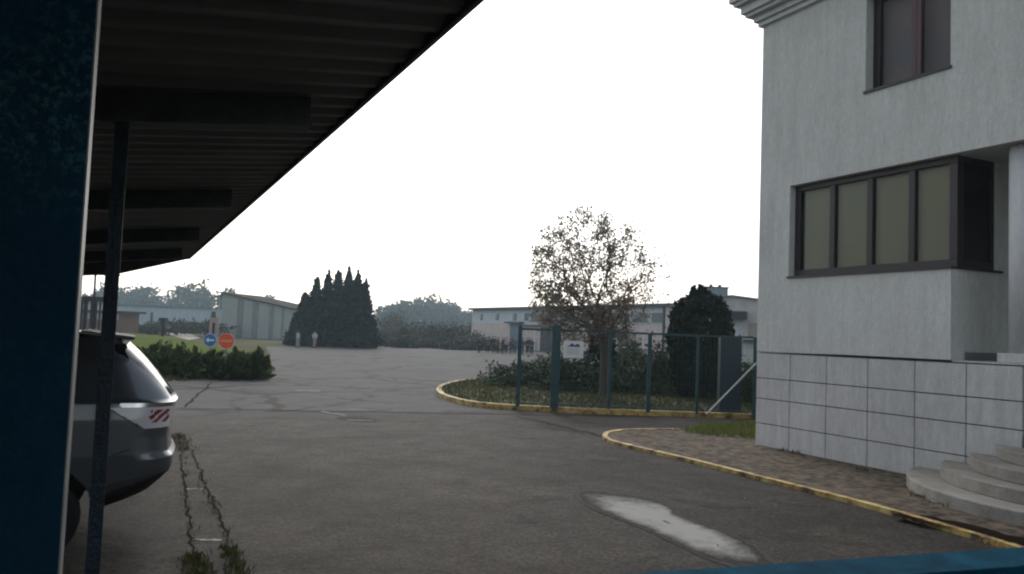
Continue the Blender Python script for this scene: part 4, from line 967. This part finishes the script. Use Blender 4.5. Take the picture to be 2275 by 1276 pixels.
# ------------------------------------------------------------------ people
M_skin=mat('skin',(.32,.19,.14),.6)
PM={};M_blkp=mat('shoe_leather',(.012,.011,.011),.6)
def cloth(k,c):
    if k not in PM: PM[k]=mat('cloth_'+k,c,.85)
    return PM[k]
def skin_mesh(name,verts,edges,rads,m_,par,lvl=1):
    me=bpy.data.meshes.new(name);me.from_pydata([tuple(v) for v in verts],edges,[]);o=bpy.data.objects.new(name,me);COL.objects.link(o);o.parent=par
    md=o.modifiers.new('s','SKIN')
    for i,r in enumerate(rads):
        d=me.skin_vertices[0].data[i];d.radius=(r,r) if not isinstance(r,tuple) else r;d.use_root=(i==0)
    me.materials.append(m_);md.use_smooth_shade=True;ss=o.modifiers.new('ss','SUBSURF');ss.levels=lvl;ss.render_levels=lvl;return o
def person(P,h,yaw,top,bot,hair,label,group,arms=0,stride=.1,seed=0):
    rr=np.random.default_rng(seed+50);e=empty('person',P,label,'person',group);e.rotation_euler=(0,0,yaw);s=h/1.75
    L=stride;a=rr.uniform(-.06,.06)
    hip=(0,0,.95);waist=(0,0,1.08);chest=(0,.01,1.32);neck=(0,.01,1.48);head=(0,.03,1.60);crown=(0,.02,1.70)
    fa_=[((.17,0,1.40),(.24,-.02,1.14),(.24,.06,.90),(.24,.09,.80)),((.17,0,1.40),(.25,.0,1.15),(.14,.22,1.12),(.06,.26,1.15)),((.17,0,1.40),(.26,-.04,1.16),(.16,-.02,.98),(.14,.04,.92))][arms%3]
    fb_=[(-x,y*(1 if arms%2 else -.6)+.02,z) for x,y,z in fa_]
    v=[hip,waist,chest,neck,head,crown]+list(fa_)+fb_;ed=[(0,1),(1,2),(2,3),(3,4),(4,5),(2,6),(6,7),(7,8),(8,9),(2,10),(10,11),(11,12),(12,13)]
    legs=[]
    for sg,dy in ((1,L),(-1,-L)):
        o=len(v);v+= [(sg*.09,0,.88),(sg*.105,dy*.6+.02,.48),(sg*.11,dy-.02,.09),(sg*.12,dy+.12,.03)];ed+= [(0,o),(o,o+1),(o+1,o+2),(o+2,o+3)]
    rad=[.13,.12,.14,.055,.095,.075]+[.06,.042,.033,.035]*2+[.08,.055,.04,.04]*2
    V=[(x*s,y*s,z*s) for x,y,z in v];skin_mesh('body',V,ed,[r*s for r in rad],M_skin,e)
    # shirt / jacket
    v2=[hip,waist,chest,(0,.01,1.43)]+list(fa_[:3])+fb_[:3];e2=[(0,1),(1,2),(2,3),(2,4),(4,5),(5,6),(2,7),(7,8),(8,9)]
    skin_mesh('jacket',[(x*s,y*s,z*s) for x,y,z in v2],e2,[r*s*1.15 for r in [.165,.155,.172,.085,.082,.062,.05,.082,.062,.05]],top,e)
    v3=[(0,0,.97)];e3=[];
    for sg,dy in ((1,L),(-1,-L)):
        o=len(v3);v3+= [(sg*.09,0,.86),(sg*.105,dy*.6+.02,.48),(sg*.11,dy-.02,.10)];e3+= [(0,o),(o,o+1),(o+1,o+2)]
    skin_mesh('trousers',[(x*s,y*s,z*s) for x,y,z in v3],e3,[r*s for r in [.155,.115,.09,.075]+[.115,.09,.075]],bot,e)
    for sg,dy in ((1,L),(-1,-L)): skin_mesh('shoe',[(sg*.11*s,(dy-.05)*s,.05*s),(sg*.12*s,(dy+.15)*s,.035*s)],[(0,1)],[.055*s,.045*s],M_blkp,e)
    skin_mesh('hair',[(x*s,y*s,z*s) for x,y,z in [(0,-.02,1.60),(0,.0,1.69),(0,.04,1.73)]],[(0,1),(1,2)],[.09*s,.10*s,.07*s],hair,e)
    return e
K=cloth
HB=K('hair',(.02,.015,.012))
ppl=[(1064,784,'dark_green',(.02,.035,.03),'navy',(.012,.016,.025),'leftmost person of the crowd, alone in dark green'),
(1083,784,'grey_slate',(.06,.065,.075),'navy',(.012,.016,.025),'second person from the left of the crowd, in slate grey'),
(1094,785,'black',(.015,.013,.018),'black',(.015,.013,.018),'tall person in black standing third from the left of the crowd'),
(1106,785,'maroon',(.09,.03,.04),'navy',(.012,.016,.025),'person in maroon top near the middle of the crowd'),
(1115,786,'plum',(.05,.025,.035),'black',(.015,.013,.018),'person in dark plum jacket beside the one in a pale shirt'),
(1125,785,'pale_lilac',(.36,.34,.38),'navy',(.012,.016,.025),'person in pale shirt and dark trousers before the blue door'),
(1134,787,'navy',(.012,.016,.025),'black',(.015,.013,.018),'person in navy just right of the pale shirt'),
(1143,786,'teal',(.03,.07,.08),'navy',(.012,.016,.025),'person in dark teal left of the thin blue fence post'),
(1161,787,'mauve',(.13,.09,.11),'grey_slate',(.06,.065,.075),'person in mauve just right of the thin blue fence post'),
(1171,786,'charcoal',(.035,.032,.04),'black',(.015,.013,.018),'tall person in charcoal between the fence post and the pale box'),
(1181,788,'ink',(.02,.02,.035),'black',(.015,.013,.018),'rightmost person of the crowd, in ink blue'),
(1100,782,'grey_slate',(.06,.065,.075),'black',(.015,.013,.018),'person in slate grey half hidden behind the tall person in black'),
(1120,782,'navy',(.012,.016,.025),'black',(.015,.013,.018),'person in navy half hidden behind the plum jacket'),
(1138,782,'black',(.015,.013,.018),'navy',(.012,.016,.025),'person in black at the back, in front of the blue door'),
(1155,783,'plum',(.05,.025,.035),'black',(.015,.013,.018),'person in plum at the back, beside the thin blue fence post'),
(1176,783,'maroon',(.05,.02,.03),'black',(.015,.013,.018),'person at the back between the charcoal and ink blue figures')]
for i,(px,py,tn,tc_,bn_,bc_,lb) in enumerate(ppl):
    P=gz(px,py);P[2]=0
    person(P,[1.62,1.6,1.72,1.64,1.58,1.62,1.5,1.62,1.6,1.7,1.62,1.7,1.66,1.72,1.66,1.7][i]*.97,R([20,160,200,90,250,180,30,140,210,170,120,40,200,300,10,150][i]),K(tn,tc_),K(bn_,bc_),HB,lb,'crowd waiting in front of the factory doors',i,.06+.03*(i%3),i)
WH=K('white',(.45,.46,.45))
P=gz(661,773);P[2]=0;person(P,1.52,R(110),WH,K('light_grey',(.3,.31,.31)),HB,'left of the two people in white before the conifers','two people in white by the conifers',0,.07,31)
P=gz(698,773);P[2]=0;person(P,1.56,R(205),WH,K('rosy',(.35,.22,.22)),HB,'right of the two people, white top and rosy trousers, before the conifers','two people in white by the conifers',2,.05,32)

# ------------------------------------------------------------------ parked car (tail toward the road, seen from its side)
XT=.455;YM=8.12
car=empty('parked_car',(XT-2.3,YM,0),'dark metallic grey SUV parked under the canopy, only its tail in view','car')
m=mat('metallic_grey_paint',(.13,.145,.16),.28,metal=.7,coat=.8);M_paint=m
M_cg=glass('car_glass',(.012,.016,.02),.04,.8)
M_blk=mat('black_plastic',(.012,.012,.013),.6);M_tyre=mat('tyre_rubber',(.012,.012,.012),.85);M_rim=mat('alloy_rim',(.45,.46,.47),.3,metal=.9)
def clearlens():
    m=mat('clear_lamp_lens',(.80,.78,.82),.12,coat=1.);return m
M_lens=clearlens();M_redl=mat('red_lamp_lens',(.30,.02,.03),.15,coat=1.);M_chr=mat('chrome_strip',(.75,.76,.78),.12,metal=1.)
def interp(z,T): return float(np.interp(z,[a[0] for a in T],[a[1] for a in T]))
XRt=[(.25,.16),(.36,.08),(.46,.02),(.56,0),(.72,0),(.80,.035),(.95,.045),(1.10,.035),(1.19,.015),(1.23,.0),(1.255,.03),(1.34,.09),(1.45,.175),(1.56,.27),(1.66,.37),(1.72,.44),(1.745,.42),(1.765,.44),(1.785,.62),(1.80,1.0)]
XFt=[(.25,4.45),(.4,4.6),(.7,4.63),(.86,4.55),(.95,4.3),(1.02,3.8),(1.08,3.45),(1.14,3.25),(1.45,2.65),(1.68,2.2),(1.76,1.9),(1.80,1.5)]
WT=[(.25,.80),(.36,.87),(.5,.895),(.8,.905),(1.1,.90),(1.23,.885),(1.26,.87),(1.4,.825),(1.55,.775),(1.66,.725),(1.72,.67),(1.75,.60),(1.775,.48),(1.79,.30),(1.80,.0)]
zs=sorted(set([round(z,4) for z in list(np.linspace(.25,1.72,130))+[1.19,1.23,1.255,1.745,1.765,1.775,1.79,1.80]]))
def ring(z):
    """from rear centre to front centre on one side: list (s,w)"""
    a=interp(z,XRt);b=interp(z,XFt);W=interp(z,WT);out=[];rc=.30 if z<1.24 else .34
    for q in np.linspace(0,1,14)[:-1]:   # rear face
        out.append((a-.05*(1-(q*.72/.72)**2)*(1 if z<1.72 else .4)+.0*q,W*.74*q))
    for t in np.linspace(0,math.pi/2,30): # rear corner
        out.append((a+rc*(1-math.cos(t)),W*(.74+.26*math.sin(t)) if W>0 else 0))
    for s in list(np.linspace(a+rc,a+1.5,70)[1:])+list(np.linspace(a+1.5,b-.6,50)[1:-1]): out.append((s,W))
    for t in np.linspace(0,math.pi/2,8): out.append((b-.6+.6*math.sin(t),W*(.62+.38*math.cos(t))))
    for q in np.linspace(1,0,8)[1:]: out.append((b+.03*(1-q*q),W*.62*q))
    return out
rings=[ring(z) for z in zs];NC=len(rings[0])
def zbot(s): return max(.30,.56-.32*s) if s<2.3 else max(.28,.5-.35*(4.6-s))
SW=1.0;RW=.345;WC2=3.68
parts={k:MB() for k in ('body','rear_window','side_window','tail_light','red_lens','bumper_skirt','chrome','tail_light#','red_lens#')}
def cls(s,w,z,j):
    side=j>=30
    if math.hypot(s-SW,z-RW)<.43 and side: return None
    if math.hypot(s-WC2,z-RW)<.43 and side: return None
    if z<zbot(s)+.12 : return 'bumper_skirt'
    if 1.195<z<1.235 and s<.42: return 'chrome'
    top=1.20;tip=.52
    if z<=1.20 and s<tip and w>.55:
        low=1.02 if s<.22 else 1.02+(s-.22)/(tip-.22)*.18
        if z>low: return 'red_lens' if (.05<s<.20 and 1.075<z<1.175 and ((s*.9+z)%.062)>.022) else 'tail_light'
    if 1.27<z<1.70:
        if w<.70 and s<.6: return 'rear_window'
        xr=interp(z,XRt)
        if s>xr+.62+(1.70-z)*.2 and side:
            fr=interp(z,XFt)
            if s<fr-.25 and not (abs(s-1.95)<.05 or abs(s-1.3)<.03) and 1.30<z<1.64: return 'side_window'
    if z>1.2 and s>2.6 and z<1.7: 
        if w<.62*.95 : return 'side_window'
    return 'body'
for sgn in (-1,1):
    for i in range(len(zs)-1):
        for j in range(NC-1):
            q=[rings[i][j],rings[i][j+1],rings[i+1][j+1],rings[i+1][j]];s=sum(a[0] for a in q)/4;w=sum(a[1] for a in q)/4;z=(zs[i]+zs[i+1])/2
            def zw(s_,z_): return z_ if z_>.85 else zbot(s_)+(z_-.25)/.6*(.85-zbot(s_))
            z=zw(s,z)
            k_=cls(s,w,z,j)
            if k_ is None: continue
            P=[(XT-a[0],YM+sgn*a[1],zw(a[0],zz)) for a,zz in zip(q,(zs[i],zs[i],zs[i+1],zs[i+1]))]
            if sgn>0: P=P[::-1]
            parts[k_+('#' if sgn>0 and k_ in ('tail_light','red_lens') else '')].add(P,[(0,1,2,3)])
import bmesh
for k_,mt in (('body',M_paint),('rear_window',M_cg),('side_window',M_cg),('tail_light',M_lens),('red_lens',M_redl),('bumper_skirt',M_blk),('chrome',M_chr),('tail_light#',M_lens),('red_lens#',M_redl)):
    nm={'red_lens':'brake_light','bumper_skirt':'bumper','chrome':'trim_strip'}.get(k_.strip('#'),k_.strip('#'))
    mb=parts[k_];me=bpy.data.meshes.new(nm);me.from_pydata(mb.v,[],mb.f)
    bm=bmesh.new();bm.from_mesh(me);bmesh.ops.remove_doubles(bm,verts=bm.verts,dist=.0008);bm.to_mesh(me);bm.free()
    me.polygons.foreach_set('use_smooth',[True]*len(me.polygons));me.materials.append(mt)
    o=bpy.data.objects.new(nm,me);COL.objects.link(o);o.parent=car;o.location=-Vector(car.location)
# floor + arches dark
q=MB();q.box(XT-4.2,XT-1.5,YM-.78,YM+.78,.32,.62);q.box(XT-1.5,XT-.4,YM-.7,YM+.7,.52,.62);q.build('underbody',M_blk,car)
q=MB();q.box(XT-3.0,XT-.75,YM-.70,YM+.70,.65,1.18);q.build('interior',M_blk,car)
# spoiler
q=MB();q.add([(XT-.33,YM-.55,1.755),(XT-.33,YM+.55,1.755),(XT-.75,YM+.60,1.80),(XT-.75,YM-.60,1.80),(XT-.36,YM-.55,1.725),(XT-.36,YM+.55,1.725),(XT-.75,YM+.60,1.765),(XT-.75,YM-.60,1.765)],[(0,1,2,3),(7,6,5,4),(0,4,5,1),(1,5,6,2),(2,6,7,3),(3,7,4,0)])
q.build('spoiler',M_paint,car,bevel=.012)
# bumper bulge highlight step, panel gap along the quarter, wiper
gpth=[(.54,1.215),(.40,1.12),(.30,1.06),(.26,1.0),(.27,.92),(.34,.86),(.46,.82)]
for sg in (-1,1):
    q=MB()
    for (s0,z0),(s1,z1) in zip(gpth[:-1],gpth[1:]):
        q.tube((XT-s0,YM+sg*(interp(z0,WT)*(.985 if s0<.3 else 1)-.002),z0),(XT-s1,YM+sg*(interp(z1,WT)*(.985 if s1<.3 else 1)-.002),z1),.0045,.0045,6,False)
    q.build('panel_gap',M_blk,car)
q=MB();q.tube((XT-.02,YM-.1,1.30),(XT-.16,YM-.35,1.42),.009,.006,6);q.build('rear_wiper',M_blk,car)
for s in (SW,WC2):
    for sg in (-1,1):
        y=YM+sg*.80;c=Vector((XT-s,y,RW));t=MB()
        n=40;pr=[(.20,-.10),(.30,-.105),(.335,-.085),(.345,-.03),(.345,.03),(.335,.085),(.30,.105),(.20,.10)];v=[];f=[]
        for a in range(n):
            th=2*math.pi*a/n
            for r,d in pr: v.append((c.x+r*math.cos(th),c.y+d,c.z+r*math.sin(th)))
        m_=len(pr)
        for a in range(n):
            for b in range(m_-1): f.append((a*m_+b,a*m_+b+1,((a+1)%n)*m_+b+1,((a+1)%n)*m_+b))
        t.add(v,f);wh=t.build('wheel',M_tyre,car,smooth=True)
        t=MB()
        for a in range(10):
            th=2*math.pi*a/10;t.tube(c+Vector((0.02*math.cos(th),sg*.085,.02*math.sin(th))),c+Vector((.225*math.cos(th),sg*.07,.225*math.sin(th))),.022,.014,6)
        t.tube(c+Vector((0,sg*.05,0)),c+Vector((0,sg*.10,0)),.05,.045,14)
        for a in range(28):
            t0,t1=2*math.pi*a/28,2*math.pi*(a+1)/28;t.tube(c+Vector((.225*math.cos(t0),sg*.085,.225*math.sin(t0))),c+Vector((.225*math.cos(t1),sg*.085,.225*math.sin(t1))),.014,.014,6,False)
        rm=t.build('rim',M_rim,None);rm.parent=wh
        
# ------------------------------------------------------------------ haze
def haze():
    q=MB();q.box(-420,420,-320,420,-1.1,14);o=q.build('haze',None);tag(o,kind='stuff',label='thin pale haze hanging over the whole yard',cat='haze')
    m=bpy.data.materials.new('haze');m.use_nodes=True;n=m.node_tree;n.nodes.clear();v=n.nodes.new('ShaderNodeVolumePrincipled');v.inputs['Color'].default_value=(.66,.86,1,1)
    v.inputs['Density'].default_value=.0006;v.inputs['Anisotropy'].default_value=.3;ou=n.nodes.new('ShaderNodeOutputMaterial');n.links.new(v.outputs[0],ou.inputs['Volume']);o.data.materials.append(m)
haze()
